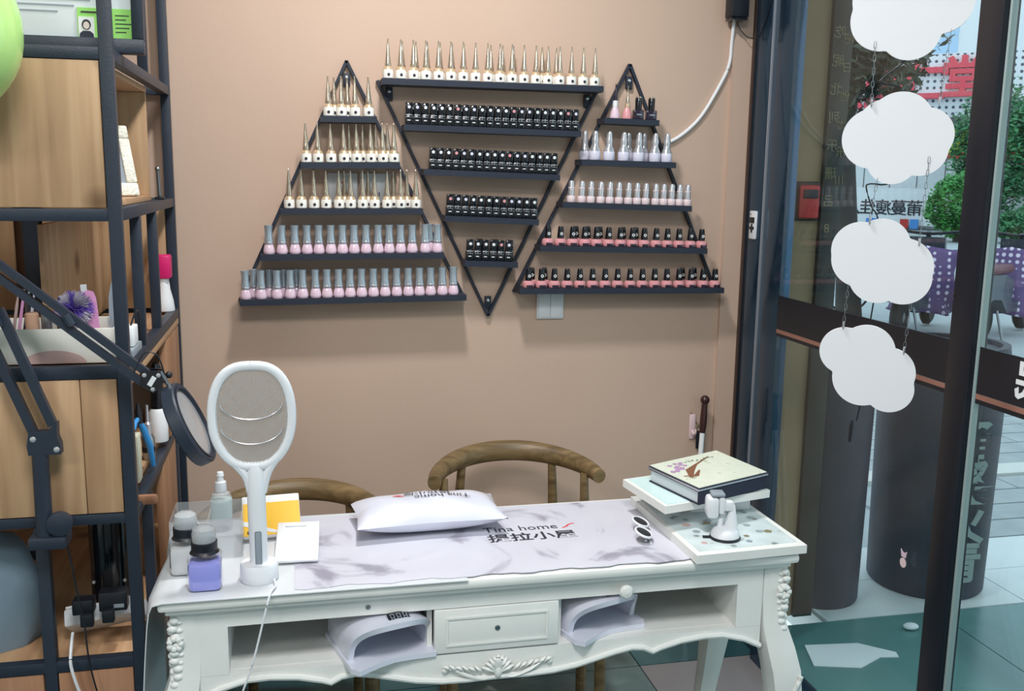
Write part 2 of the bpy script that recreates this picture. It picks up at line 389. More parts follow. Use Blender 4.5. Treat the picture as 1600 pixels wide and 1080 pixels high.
# outer wall end seen through the glass, and the dark door jamb with faded gold lettering
ow = struct(B(GX+.031, 1.666, WY-.004, WY+.10, 0, 2.9).build('trim_12', 'outwall'))
dj = struct(B(1.667, 1.738, WY-.02, WY+.05, 0, 2.9, .003).build('door_1', 'jamb'))
for i, ch in enumerate('吃昵北列乐珊吕8'):
    text(ch, .042, .0005, 'goldtxt', frame((1.690, WY-.0212, 1.97-i*.088), (1, 0, 0), (0, 0, 1)), 'lettering', dj, True)
for i, ch in enumerate('吧日他此乐川'):
    text(ch, .036, .0005, 'goldtxt', frame((1.722, WY-.0212, 1.95-i*.088), (1, 0, 0), (0, 0, 1)), 'lettering', dj, True)
# red lock box on the outer wall
t = thing('lock_box', 'red box with dark housing mounted on the outer wall behind the glass', 'box', (1.598, WY-.005, 1.38))
B(-.062, .062, -.022, 0, 0, .125, .012).build('housing', 'dark', t)
B(-.02, .052, -.034, -.0225, .008, .115, .008).build('cover', 'redbox', t)
B(-.008, .044, -.038, -.0345, .072, .1, .001).build('window', 'dark', t)
# two tall dark drums on the porch
def drum(x, y, r, h, label):
    t = thing('storage_drum', label, 'drum', (x, y, .003), 0, 'tall dark drums on the porch')
    MB().lathe([(r*.94, 0), (r*.97, .01), (r, h*.5), (r*1.03, h-.03), (r*1.02, h), (r*.9, h), (r*.9, h-.02)], n=40).build('body', 'drum', t)
    MB().lathe([(r*1.0, 0), (r*1.035, .005), (r*1.035, .03), (r*1.0, .035)], (0, 0, h-.05), 40).build('rim', 'drum', t)
    return t
d1 = drum(1.845, 3.05, .155, .93, 'plain tall dark cylindrical drum beside the brown outer wall')
d2 = drum(2.33, 3.09, .215, .93, 'tall dark cylindrical drum with pale vertical Chinese lettering on the porch')
for i, ch in enumerate('涌溪火青'):
    z = .595-i*.148; a = radians(-96)
    R_ = .224; nx, ny = cos(a), sin(a)
    text(ch, .165, .0015, 'charw', frame((2.33-.004+R_*nx, 3.09+R_*ny-.004, z), (-ny, nx, 0), (0, 0, 1)), 'lettering', d2, bold=.004)
# small pink sticker on the glass, paper scraps on the entry floor
t = thing('glass_sticker', 'small pink cat-shaped sticker on the glass near the dark post', 'sticker', (GX-.0075, 1.945, .59))
MB().lathe([(1e-7, 0), (.012, .0004), (.012, .001), (1e-7, .0012)], (0, 0, .016), 16).xf(Matrix.Translation((0, 0, .016)) @ Matrix.Rotation(-pi/2, 4, 'Y') @ Matrix.Translation((0, 0, -.016))).build('body', 'pink2', t)
MB().prism([(-.008, .03), (.008, .03), (.012, .048), (.004, .042), (-.004, .042), (-.012, .048)], -.001, 0, 'x').build('head', 'pinkb', t)
o = MB().prism([(1.56, 2.55), (1.70, 2.51), (1.80, 2.56), (1.86, 2.55), (1.87, 2.58), (1.78, 2.66), (1.60, 2.68)], .001, .004, 'z').build('paper_scrap', 'paper', loc=(1.7, 2.6, .001))
tag(o, 'torn white paper scrap lying on the teal entry floor', 'paper')
o = MB().ball((0, 0, .012), .02, 1.4, 1, .55, 10).build('paper_ball', 'paper'); o.location = (2.02, 2.72, 0)
tag(o, 'small crumpled white paper ball on the teal entry floor', 'paper')

# ================================================================== WALL RACKS
RY0, RY1 = 2.812, 2.888
def rack(name, label, apex, bl, br, shelves, brackets):
    t = thing('wall_rack', label, 'rack', (apex[0], WY, min(apex[1], bl[1])), 0, None)
    for a, b in ((apex, bl), (apex, br)):
        MB().bar((a[0], 2.891, a[1]), (b[0], 2.891, b[1]), .0085, .014, Vector((0, 1, 0))).build('side_bar', 'rack', t, True)
    for (xl, xr, zl, zr, th) in shelves:
        MB().hexa([(xl, RY0, zl-th), (xr, RY0, zr-th), (xr, RY1, zr-th), (xl, RY1, zl-th), (xl, RY0, zl), (xr, RY0, zr), (xr, RY1, zr), (xl, RY1, zl)]).build('shelf', 'rack', t, True)
    for (x, z) in brackets:
        br_ = B(x-.010, x+.010, 2.888, 2.8985, z-.02, z+.018, .002).build('bracket', 'rack', t, True)
        MB().lathe([(.0045, 0), (.0045, .002), (.002, .003)], (x, 2.888, z+.005), 10, 'y').build('screw', 'silver', br_, True)
    return t
SH = {'L1': (.074, .230, 1.667, 1.669), 'L2': (.017, .294, 1.538, 1.543), 'L3': (-.042, .360, 1.410, 1.413), 'L4': (-.100, .422, 1.281, 1.285), 'L5': (-.161, .489, 1.153, 1.160),
      'C1': (.245, .895, 1.775, 1.774), 'C2': (.306, .830, 1.650, 1.643), 'C3': (.362, .768, 1.526, 1.515), 'C4': (.424, .706, 1.393, 1.383), 'C5': (.483, .644, 1.262, 1.256),
      'R1': (.900, 1.073, 1.684, 1.681), 'R2': (.834, 1.132, 1.561, 1.557), 'R3': (.778, 1.190, 1.435, 1.426), 'R4': (.712, 1.248, 1.305, 1.296), 'R5': (.651, 1.311, 1.177, 1.172)}
def sh(p): return [(*SH[k], .017) for k in SH if k[0] == p]
rack('rack_a', 'black metal pyramid wall rack with gold and pink bottles by the shelving unit', (.151, 1.826), (-.165, 1.142), (.492, 1.148), sh('L'), [(.151, 1.775)])
rack('rack_b', 'black metal inverted triangle wall rack hung between two pyramid racks', (.569, 1.086), (.238, 1.775), (.898, 1.768), sh('C'), [(.569, 1.128), (.272, 1.74), (.868, 1.738)])
rack('rack_c', 'black metal pyramid wall rack with rose bottles near the glass partition', (1.0, 1.848), (.649, 1.158), (1.316, 1.152), sh('R'), [(1.0, 1.795)])

def proto(parts):   # parts: list of (name, MB, mat, [sub])
    t = bpy.data.objects.new('nail_polish', None); t.empty_display_size = .02; COL.objects.link(t)
    for n, mb, m in parts: mb.build(n, m, t)
    return t
def disc(r, y, z, x=0): return MB().lathe([(r, 0), (r, .0008)], (x, y, z), 12, 'y')
P = {}
P['gold'] = proto([('bottle', MB().lathe([(.0135, 0), (.015, .002), (.0152, .020), (.0142, .025)], n=14), 'frostw'),
                   ('shoulder', MB().lathe([(.0145, .025), (.0125, .030), (.0075, .035), (.0065, .036)], n=14), 'goldp'),
                   ('cap', MB().lathe([(.0085, .034), (.0092, .039), (.0080, .046), (.0060, .066), (.0036, .090), (.0020, .104), (.0026, .107), (.0010, .110)], n=12), 'gold'),
                   ('dot', disc(.0042, -.0152, .011), 'ink')])
P['pink'] = proto([('bottle', MB().lathe([(.0145, 0), (.0162, .003), (.0163, .008), (.0150, .016), (.0125, .025), (.0105, .029)], n=14), 'pinkb'),
                   ('cap', MB().lathe([(.0118, .027), (.0126, .029), (.0124, .038), (.0106, .052), (.0108, .070), (.0124, .081), (.0100, .081), (.008, .079)], n=14), mat('pearl_silver', rgb(172, 184, 194), .25, .45)),
                   ('collar', MB().lathe([(.0126, .030), (.0134, .0325), (.0126, .035)], n=14), 'silver')])
def blk(lm):
    return proto([('bottle', B(-.0110, .0110, -.0105, .0105, 0, .026, .002), 'blackgloss'),
                  ('collar', B(-.0085, .0085, -.0085, .0085, .026, .0285, .0005), 'silver'),
                  ('cap', B(-.0100, .0100, -.0100, .0100, .0285, .062, .003), 'blackgloss'),
                  ('emblem', disc(.0046, -.0101, .049), lm),
                  ('band', B(-.0088, .0088, -.0112, -.0104, .0205, .0213), 'silver'),
                  ('label', B(-.005, .004, -.0112, -.0105, .011, .0135), 'whitetxt'),
                  ('cross', MB().box(-.0008, .0008, -.0112, -.0104, .0215, .031).box(-.003, .003, -.0112, -.0104, .0262, .0278), 'silver')])
P['blk'] = blk('whitetxt'); P['blkp'] = blk('lav'); P['blkr'] = blk('rose')
P['lav'] = proto([('bottle', MB().lathe([(.0165, 0), (.0175, .002), (.0175, .022), (.0150, .030), (.0085, .037)], n=14), 'lav'),
                  ('cap', MB().lathe([(.0165, .026), (.0140, .034), (.0105, .042), (.0100, .050), (.0108, .062), (.0085, .070), (.0090, .075), (.0070, .084), (.002, .086)], n=14), 'silver')])
P['tube'] = proto([('bottle', MB().lathe([(.0122, 0), (.0128, .001), (.0128, .017), (.0118, .019)], n=14), 'pinkw'),
                   ('cap', MB().lathe([(.0092, .019), (.0095, .040), (.0085, .044), (.0085, .058), (.0070, .063), (.0015, .065)], n=14), 'silver'),
                   ('ring', MB().lathe([(.0097, .041), (.0101, .0425), (.0097, .044)], n=14), 'pinkw')])
P['rose'] = proto([('bottle', MB().lathe([(.0160, 0), (.0182, .003), (.0186, .012), (.0170, .018), (.0110, .0215)], n=16), 'rose'),
                   ('cap', MB().lathe([(.0100, .0225), (.0102, .030), (.0085, .052), (.0070, .058), (.002, .0585)], n=14), 'blackgloss'),
                   ('label', B(-.0100, .0100, -.0185, -.0150, .001, .0095, .0005), 'plum'),
                   ('emblem', MB().lathe([(.0022, 0), (.0022, .0008), (.0046, .0008), (.0046, 0), (.0022, 0)], (0, -.0096, .036), 12, 'y'), 'whitetxt')])
P['dropper'] = proto([('bottle', MB().lathe([(.0150, 0), (.0155, .003), (.0125, .020), (.0070, .033)], n=14), 'pinkb'),
                      ('neck', MB().lathe([(.0075, .033), (.0080, .036), (.0078, .050), (.005, .052)], n=12), 'matte'),
                      ('cap', MB().lathe([(.0058, .052), (.0056, .074), (.0030, .088), (.0022, .098), (.0008, .100)], n=12), 'plum')])
P['droppergold'] = proto([('bottle', MB().lathe([(.0150, 0), (.0155, .003), (.0125, .020), (.0070, .033)], n=14), 'rose'),
                      ('neck', MB().lathe([(.0075, .033), (.0080, .036), (.0078, .044), (.005, .046)], n=12), 'goldp'),
                      ('cap', MB().lathe([(.0058, .046), (.0050, .060), (.0018, .076), (.0012, .092), (.0020, .095), (.0008, .097)], n=12), 'gold')])
P['plum'] = proto([('bottle', B(-.016, .016, -.011, .011, 0, .028, .003), 'plum'),
                   ('cap', MB().lathe([(.0100, .028), (.0105, .060), (.0095, .063)], n=16), 'blackgloss'),
                   ('cap_top', MB().lathe([(.0092, .063), (.0092, .066), (.007, .067)], n=14), 'gold'),
                   ('label', B(-.008, .008, -.0116, -.0111, .012, .016), 'grey')])
first = {}
def put(kind, shelf, x, y, label, group):
    xl, xr, zl, zr = SH[shelf]; u = (x-xl)/(xr-xl); z = zl+(zr-zl)*u
    o = copy_tree(P[kind]); o.location = (x, y, z+.0003)
    o.rotation_euler = (0, -math.atan2(zr-zl, xr-xl), random.uniform(-.12, .12) if kind[:3] == 'blk' and False else random.uniform(-.06, .06))
    tag(o, label, 'nail polish', group)
def lin_row(a, b, n): return [a+(b-a)*i/(n-1) for i in range(n)]
YF, YB = 2.834, 2.868
rows = [
 ('gold', 'L1', [.097, .133, .171, .209], [.115, .152], 'gold spike-capped polish bottle on top shelf of the pyramid rack by shelving'),
 ('gold', 'L2', [.033, .066, .102, .138, .174, .214, .248, .280], [.155, .194, .231, .265], 'gold spike-capped polish bottle on second shelf of the pyramid rack by shelving'),
 ('gold', 'L3', [-.017, .017, .052, .086, .122, .155, .189, .223, .259, .298, .342], [.139, .207, .28, .32], 'gold spike-capped polish bottle on third shelf of the pyramid rack by shelving'),
 ('pink', 'L4', [-.076, -.04, -.004, .030, .063, .097, .130, .163, .197, .232, .264, .297, .331, .369, .405], [.386], 'silver-capped pink polish bottle on fourth shelf of the pyramid rack by shelving'),
 ('pink', 'L5', [-.144, -.101, -.057, -.02, .015, .051, .084, .117, .150, .183, .217, .251, .285, .319, .352, .385, .420, .453], [-.122, -.078, -.038, -.002], 'silver-capped pink polish bottle on bottom shelf of the pyramid rack by shelving'),
 ('gold', 'C1', lin_row(.264, .873, 18), [.308, .347, .380, .417, .452, .487, .566, .601, .634, .720, .764], 'gold spike-capped polish bottle on the wide top shelf of the inverted rack'),
 ('blk', 'C2', lin_row(.322, .815, 22), lin_row(.334, .80, 14), 'black square polish bottle on the second shelf of the inverted rack'),
 ('blk', 'C3', lin_row(.390, .752, 17), lin_row(.41, .74, 7), 'black square polish bottle on the third shelf of the inverted rack'),
 ('blk', 'C4', lin_row(.440, .692, 12), [.455, .56, .63], 'black square polish bottle on the fourth shelf of the inverted rack'),
 ('blk', 'C5', [.500, .5235, .547, .5705, .594, .6175], [.535, .582, .628], 'black square polish bottle on the small lowest shelf of the inverted rack'),
 ('lav', 'R2', [.880, .924, .970, 1.018, 1.070, 1.108], [.858, .996, 1.046], 'silver-topped lavender polish bottle on second shelf of the rack near the glass'),
 ('tube', 'R3', [.809, .842, .871, .902, .931, .960, .990, 1.018, 1.046, 1.078, 1.104, 1.130, 1.156, 1.182], [1.06, 1.118], 'slim silver-tube polish bottle with pale pink base on rack near the glass'),
 ('rose', 'R4', [.740, .779, .817, .855, .893, .931, .969, 1.008, 1.046, 1.085, 1.122, 1.160, 1.198, 1.2355], [.836, .874, .913, .988, 1.03], 'black-capped rose polish bottle on fourth shelf of the rack near the glass'),
 ('rose', 'R5', lin_row(.682, 1.287, 16), [.70, .74, 1.19, 1.23], 'black-capped rose polish bottle on bottom shelf of the rack near the glass'),
]
END = {'L': (' at the shelving end', ' at the end beside the inverted rack'), 'C': (' at the end toward shelving', ' at the end toward the glass'), 'R': (' at the end beside the inverted rack', ' at the end by the glass')}
for kind, s_, fr, bk, lab in rows:
    grp = 'polish bottles on rack shelf '+{'L': 'by shelving ', 'C': 'inverted ', 'R': 'near glass '}[s_[0]]+s_[1]
    for i, x in enumerate(fr):
        kk = kind; l2 = lab
        if kind == 'blk':
            kk = ('blk', 'blkp', 'blk', 'blkr', 'blk', 'blk', 'blkp')[(i*5+ord(s_[1])) % 7]
            l2 = lab.replace('bottle', {'blk': 'bottle with white emblem', 'blkp': 'bottle with lilac emblem', 'blkr': 'bottle with red emblem'}[kk])
        else: l2 = lab.replace('bottle', 'bottle in front row', 1)
        put(kk, s_, x, YF, l2, grp)
    for x in bk: put(kind, s_, x, YB+(.002 if kind == 'blk' else 0), lab.replace('bottle', 'bottle in back row', 1), grp)
put('dropper', 'R1', .939, YF, 'pink polish bottle with tall dark tapering cap on rack near the glass', None)
put('droppergold', 'R1', .977, YF, 'rose polish bottle with gold needle cap on rack near the glass', None)
for x in (1.012, 1.053): put('plum', 'R1', x, YF, 'black-capped dark plum polish bottle on top shelf of rack near the glass', 'dark plum polish bottles')
for p in P.values():
    for c in list(p.children): bpy.data.objects.remove(c)
    bpy.data.objects.remove(p)

# ================================================================== THINGS ON THE WALL
t = thing('wall_switch', 'white double rocker wall switch below the rack near the glass', 'switch', (.767, WY, 1.072))
B(-.043, .043, -.009, 0, 0, .086, .002).build('plate', 'plastic', t)
for sx in (-1, 1):
    B(min(sx*.001, sx*.038), max(sx*.001, sx*.038), -.012, -.0092, .005, .081, .001).build('rocker', 'plastic', t)
for x, lab in ((.135, 'white wall socket behind the gold bottles, one of a pair'), (.228, 'white wall socket behind the gold bottles, one of a pair')):
    t = thing('wall_socket', lab, 'socket', (x, WY, 1.425), 0, 'pair of sockets behind the bottles')
    B(-.043, .043, -.009, 0, 0, .086, .002).build('plate', 'plastic', t)
    MB().box(-.0035, .0035, -.0098, -.009, .055, .062).build('indicator', 'redbox', t)
    MB().box(-.014, -.011, -.0096, -.009, .02, .032).box(.011, .014, -.0096, -.009, .02, .032).build('slots', 'ink', t)
# adapter and cables
t = thing('power_adapter', 'black power adapter plugged high on the wall above a white cable', 'adapter', (1.327, WY-.013, 1.985))
B(-.028, .03, -.052, 0, .008, .15, .006).build('body', 'dark', t)
B(-.026, .028, -.050, 0, 0, .009, .004).build('cap', 'blackgloss', t)
def spline(pts, n=8):
    pts = [Vector(p) for p in pts]; out = []
    for i in range(len(pts)-1):
        p0 = pts[max(i-1, 0)]; p1 = pts[i]; p2 = pts[i+1]; p3 = pts[min(i+2, len(pts)-1)]
        for k in range(n):
            u = k/n
            out.append(.5*((2*p1)+(-p0+p2)*u+(2*p0-5*p1+4*p2-p3)*u*u+(-p0+3*p1-3*p2+p3)*u*u*u))
    return out+[pts[-1]]
o = MB().tube(spline([(1.327, 2.875, 1.99), (1.329, 2.889, 1.93), (1.326, 2.893, 1.862), (1.30, 2.894, 1.80), (1.24, 2.894, 1.70), (1.175, 2.894, 1.64), (1.12, 2.894, 1.612)]), .0055, 8).build('wall_cable', 'matte', loc=(1.327, 2.875, 1.612))
tag(o, 'white cable curving down the wall from the black adapter', 'cable')
o = MB().tube(spline([(1.333, 2.866, 1.982), (1.345, 2.858, 1.955), (1.372, 2.856, 1.937), (1.398, 2.842, 1.945), (1.400, 2.790, 2.02), (1.400, 2.75, 2.12)]), .0016, 6).build('thin_cable', 'dark', loc=(1.33, 2.866, 1.93))
tag(o, 'thin black cord running from the adapter across the dark frame', 'cable')
# remote on the frame
t = thing('remote_control', 'small white remote control stuck on the dark metal frame', 'remote', (GX-.012, 2.815, 1.325))
B(-.009, 0, -.021, .021, 0, .088, .0035).build('body', 'plastic', t)
MB().box(-.0105, -.009, -.016, .016, .05, .068, .0005).build('buttons', 'dark', t)
MB().box(-.0105, -.009, -.015, .015, .030, .039, .0005).box(-.0106, -.009, -.005, .005, .020, .048, .0005).build('key_cross', 'dark', t)
MB().lathe([(.003, 0), (.003, .0012)], (-.009, .012, .077), 10, 'x').build('power_key', 'redbox', t)
# cane leaning by the corner
t = thing('massage_hammer', 'white stick with dark brown knobbed handle leaning against the wall', 'stick', (1.232, 2.80, 0))
a = Vector((0, 0, 0)); b = Vector((.055, .062, .80)); d = b-a
MB().tube([a, a+d*.87], .0085, 12).build('shaft', 'matte', t)
MB().tube([a+d*.865, a+d*.89, a+d*.93, a+d*.975, a+d*.995], [.009, .0115, .0115, .0095, .010], 14).ball(tuple(a+d*1.0), .0155).build('handle', 'brownh', t)
t = thing('wall_hook', 'pale pink plastic wall hook behind the brown handled stick', 'hook', (1.262, WY, .66))
B(-.011, .011, -.006, 0, 0, .085, .004).build('plate', 'pink2', t)
MB().tube(spline([(0, -.006, .03), (0, -.02, .02), (0, -.03, .028), (0, -.03, .04)]), .004, 8).build('prong', 'pink2', t)
t = thing('key_chain', 'small dark key chain hanging beside the brown handled stick', 'keys', (1.285, WY-.014, .60))
MB().tube([(0.012*cos(2*pi*i/14), 0, .10+.014*sin(2*pi*i/14)) for i in range(15)], .0022, 6).build('ring', 'goldtxt', t)
MB().box(-.012, -.002, -.003, .003, .03, .09, .001).box(.004, .012, -.003, .003, .02, .088, .001).build('key', 'dark', t)
o = MB().tube([(1.255, 2.897, .75), (1.285, 2.897, .70)], .0015, 6).build('nail', 'steel', loc=(1.285, 2.897, .70))
tag(o, 'thin nail in the wall carrying the small key chain', 'nail')

# ================================================================== CONSOLE TABLE
CX = .364; TZ = .76; FY = 1.716
t = tab = thing('console_table', 'white carved console table with cabriole legs and open cubbies', 'table', (CX, 1.89, 0))
MB().box(-.256, .986, 1.69, 2.09, TZ-.020, TZ, .007).build('tabletop', 'white', t, True)
MB().box(-.244, .972, 1.700, 2.08, TZ-.030, TZ-.0205, .003).build('top_moulding', 'white', t, True)
zt = .728
MB().box(-.19, .92, FY, FY+.02, .694, zt).build('top_rail', 'white', t, True, smooth=False)
for x0, x1 in ((-.19, -.139), (.864, .92)): MB().box(x0, x1, FY, FY+.02, .60, .694).build('stile', 'white', t, True, smooth=False)
half = [(0, .546), (.06, .5445), (.11, .546), (.16, .553), (.20, .563), (.24, .573), (.275, .579), (.300, .576), (.320, .566), (.335, .572), (.38, .583), (.43, .588), (.47, .587), (.52, .574), (.556, .556)]
scal = [(CX-a, z) for a, z in half[::-1]]+[(CX+a, z) for a, z in half[1:]]
MB().prism(scal+[(.92, .5995), (-.19, .5995)], FY, FY+.02).build('apron', 'white', t, True, smooth=False)
MB().tube([(x, FY-.002, z) for x, z in scal], .006, 8).build('apron_bead', 'white', t, True)
MB().box(-.19, .92, FY+.02, 2.06, .590, .600).build('cubby_floor', 'white', t, True, smooth=False)
MB().box(-.19, .92, 2.045, 2.06, .600, zt).build('back_panel', 'white', t, True, smooth=False)
for x in (-.149, .228, .486, .866): MB().box(x, x+.010, FY+.02, 2.045, .600, zt).build('divider', 'white', t, True, smooth=False)
for x in (-.215, .93): MB().box(x, x+.014, 1.76, 2.03, .56, zt).build('side_panel', 'white', t, True, smooth=False)
dw = MB().box(.240, .485, FY-.003, FY+.016, .603, .692, .0015).build('drawer', 'white', t, True)
MB().box(.262, .463, FY-.0055, FY-.0035, .672, .676).box(.262, .463, FY-.0055, FY-.0035, .617, .621).box(.262, .266, FY-.0055, FY-.0035, .621, .672).box(.459, .463, FY-.0055, FY-.0035, .621, .672).build('drawer_moulding', 'white', dw, True, smooth=False)
MB().lathe([(.0055, 0), (.005, .002), (.002, .0025)], (.3625, FY-.0032, .648), 12, 'y').build('screw', 'steel', dw, True)
MB().lathe([(.005, 0), (.0045, .002), (.002, .0025)], (.115, FY, .710), 12, 'y').build('screw', 'steel', t, True)
MB().lathe([(.006, 0), (.006, .008), (.013, .012), (.0145, .018), (.010, .024), (1e-7, .026)], (.618, FY, .706), 16, 'y').build('knob', 'white', t, True)
def leg(cx, cy, sx, sy):
    z = [.728, .66, .60, .55, .50, .45, .40, .33, .25, .17, .10, .05, .02, 0]
    off = [0, 0, .004, .016, .028, .034, .032, .020, .004, -.010, -.016, -.010, .004, .006]
    hw = [.029, .029, .030, .035, .036, .034, .030, .025, .021, .018, .017, .021, .026, .022]
    m = MB(); n = 12; vs = []; fs = []
    for zz, o_, h in zip(z, off, hw):
        for j in range(n):
            a = 2*pi*(j+.5)/n; ca, sa = cos(a), sin(a); k = (abs(ca)**5+abs(sa)**5)**(-1/5)
            vs.append((cx+sx*o_+h*k*ca, cy+sy*o_*.6+h*k*sa, zz))
    for i in range(len(z)-1):
        for j in range(n): q = (j+1) % n; fs.append((i*n+j, i*n+q, (i+1)*n+q, (i+1)*n+j))
    fs.append(tuple(range(n))); fs.append(tuple((len(z)-1)*n+j for j in range(n)))
    m._add(vs, fs); return m
for cx, sx in ((-.212, -1), (.948, 1)):
    for cy, sy in ((1.742, -1), (2.04, 1)):
        L = leg(cx, cy, sx, sy).build('leg', 'white', t, True, ang=50)
        if sy < 0:   # floral carving down the outer front corner
            c = MB(); r = random.Random(3)
            for i in range(9):
                z = .715-i*.0155; w = .017-.008*abs(i-3)/6
                c.ball((cx+sx*(.018+.004*sin(i*1.7)), cy-.030, z), .0085, 1.15, .75, .8, 8)
                c.ball((cx+sx*(.018+w*.55), cy-.026, z-.006), .006, 1, 1, 1.1, 8)
                c.ball((cx+sx*(.018-w*.55), cy-.029, z-.004), .0055, 1.2, .7, .8, 8)
            for k in range(7):
                a = 2*pi*k/7; c.ball((cx+sx*.018+.010*cos(a), cy-.034, .672+.010*sin(a)), .006, 1, .7, 1, 8)
            c.build('leg_carving', 'white', L, True, ang=60); c = MB()
            for k in range(4): c.tube([(cx+sx*(.03+.006*k), cy-.055+.004*k, .43-.0*k), (cx+sx*(.045+.004*k), cy-.054, .46+.01*k), (cx+sx*(.052), cy-.045, .49)], [.004, .005, .002], 6)
            c.build('knee_carving', 'white', L, True, ang=60)
c = MB()
def leafs(pts, r): c.tube(spline(pts, 5), [r*(1-.75*abs(2*i/(5*(len(pts)-1))-1)) for i in range(5*(len(pts)-1)+1)], 7, .7)
oy = FY-.004
for s in (-1, 1):
    for k in range(5):
        a = radians(20+k*17); x1 = s*cos(a)*(.034-.002*k); z1 = sin(a)*.036
        leafs([(CX+s*.004, oy-.004, .556), (CX+x1*.6, oy-.005, .556+z1*.75), (CX+x1, oy-.001, .556+z1)], .0058)
    leafs([(CX, oy, .549), (CX+s*.03, oy-.002, .545), (CX+s*.062, oy-.002, .556), (CX+s*.09, oy, .570), (CX+s*.104, oy, .566)], .0055)
    for k in range(6):
        x = CX+s*(.03+.0125*k); leafs([(x, oy, .556+.002*k), (x+s*.008, oy-.003, .566+.002*k), (x+s*.016, oy, .572+.0015*k-.003*(k % 2))], .005)
    c.ball((CX+s*.104, oy, .568), .006, 1, .6, 1, 8)
c.ball((CX, oy-.003, .558), .008, 1, .7, 1.8, 10)
c.build('apron_carving', 'white', t, True, ang=60)

# milky cover draped over one end of the table
prof = [(.30, .7605), (.0, .7605), (-.20, .7606), (-.246, .7606), (-.262, .757), (-.271, .745), (-.275, .72), (-.281, .66), (-.286, .60), (-.289, .50), (-.291, .40)]
m = MB(); ys = [1.684, 1.70, 1.75, 1.85, 1.95, 2.05, 2.092]
vs = []; n = len(prof)
for y in ys:
    for (x, z) in prof: vs.append((x-(.006*sin(y*22) if z < .75 else 0), y, z+.0))
for y in ys:
    for i, (x, z) in enumerate(prof): vs.append((x-(.006*sin(y*22) if z < .75 else 0)-(.0016 if z < .757 else 0), y, z+(.0016 if z >= .757 else 0)))
K = len(ys)*n; fs = []
for a in range(len(ys)-1):
    for i in range(n-1):
        q = a*n+i; fs += [(q, q+1, q+n+1, q+n), (K+q, K+q+n, K+q+n+1, K+q+1)]
for i in range(n-1): fs += [(i, K+i, K+i+1, i+1), ((len(ys)-1)*n+i, (len(ys)-1)*n+i+1, K+(len(ys)-1)*n+i+1, K+(len(ys)-1)*n+i)]
m._add(vs, fs)
tag(m.build('table_cover', 'pvc', loc=(0, 1.89, TZ), ang=60), 'milky white plastic cover draped over the table end by the shelving unit', 'table cover')

# marble print mat
mz = .7626
m = MB(); N = 40; bot = [(-.018+(.775)*i/N, 1.700-.004*sin(i*.9)-.002*sin(i*2.3)) for i in range(N+1)]
m.prism(bot+[(.757, 2.064), (-.018, 2.071)], mz, mz+.0014, 'z')
matob = m.build('table_mat', 'marble', loc=(.37, 1.88, mz), smooth=False)
tag(matob, 'white marble-print desk mat with black lettering lying on the console table', 'mat')
def flat_text(body, size, m_, x, y, z, rz, parent, sx=1, sy=1, bold=0, name='lettering', ex=.0002):
    return text(body, size, ex, m_, Matrix.Translation((x, y, z)) @ Matrix.Rotation(rz, 4, 'Z') @ Matrix.Diagonal((sx, sy, 1, 1)), name, parent, bold=bold)
flat_text('Tina home', .036, 'ink', .455, 1.925, mz+.0017, 0, matob, 1.05, 1.1)
flat_text('提拉小屋', .048, 'ink', .47, 1.874, mz+.0017, 0, matob, 1.0, .95, .0008)
m = MB().tube(spline([(.545, 1.914, mz+.0016), (.555, 1.920, mz+.0017), (.565, 1.932, mz+.0016), (.578, 1.937, mz+.0016)], 6), [.0008]+[.0022]*17+[.0006], 6, .15)
m.build('red_flourish', 'red', matob, True)

# pillow
def ph(u, v): return max(0, (1-abs(u)**2.6))**.55*max(0, (1-abs(v)**2.4))**.55
PW, PD, PH_ = .158, .083, .034; pc = Vector((.262, 1.975, .7985)); prz = radians(2)
def pxy(u, v):
    k = 1-.10*(1-abs(v)**2)*0 - .06*(1-u*u)*abs(v)**3*0
    x = u*PW*(1-.05*(1-v*v)**1*0+0) ; y = v*PD*(1-.10*(1-abs(u)**1.5)*abs(v))
    return x*(1-.05*(1-abs(v))*abs(u)), y
m = MB(); G = 28; vs = []; fs = []
for sgn in (1, -1):
    for i in range(G+1):
        for j in range(G+1):
            u = -1+2*i/G; v = -1+2*j/G; x, y = pxy(u, v)
            vs.append((x, y, sgn*PH_*ph(u, v)*(1 if sgn > 0 else .98)+(.0015*sin(9*u+3*v) if sgn > 0 and abs(u) < .95 and abs(v) < .95 else 0)))
H_ = (G+1)**2
for i in range(G):
    for j in range(G):
        q = i*(G+1)+j; fs += [(q, q+G+1, q+G+2, q+1), (H_+q, H_+q+1, H_+q+G+2, H_+q+G+1)]
m._add(vs, fs)
PIL = Matrix.Translation(pc) @ Matrix.Rotation(prz, 4, 'Z')
pil = m.xf(PIL).build('hand_pillow', 'marble2' if 'marble2' in M else 'lilac', loc=(pc.x, pc.y, pc.z-.034), ang=80)
tag(pil, 'glossy white hand pillow with upside-down lettering on the marble mat', 'pillow')
def pillow_text(body, size, m_, x, y, name):
    o = text(body, size, 0, m_, Matrix.Rotation(pi, 4, 'Z'), name, None)
    for v_ in o.data.vertices:
        lx, ly = v_.co.x+x, v_.co.y+y
        u = max(-1, min(1, lx/PW)); vv = max(-1, min(1, ly/PD/.93))
        w_ = PIL @ Vector((lx, ly, PH_*ph(u, vv)+.0022)); v_.co = w_-Vector(pil.location)
    o.parent = pil
pillow_text('Tina home', .028, 'ink', .03, -.004, 'lettering')
pillow_text('提拉小屋', .026, 'ink', .0, .022, 'lettering')
m = MB().tube([(-.050, .004, .0330), (-.062, .010, .0325), (-.074, .012, .0318)], [.001, .003, .001], 6, .3).xf(PIL @ Matrix.Translation((.0, 0, .002))).build('red_flourish', 'red', pil, True)

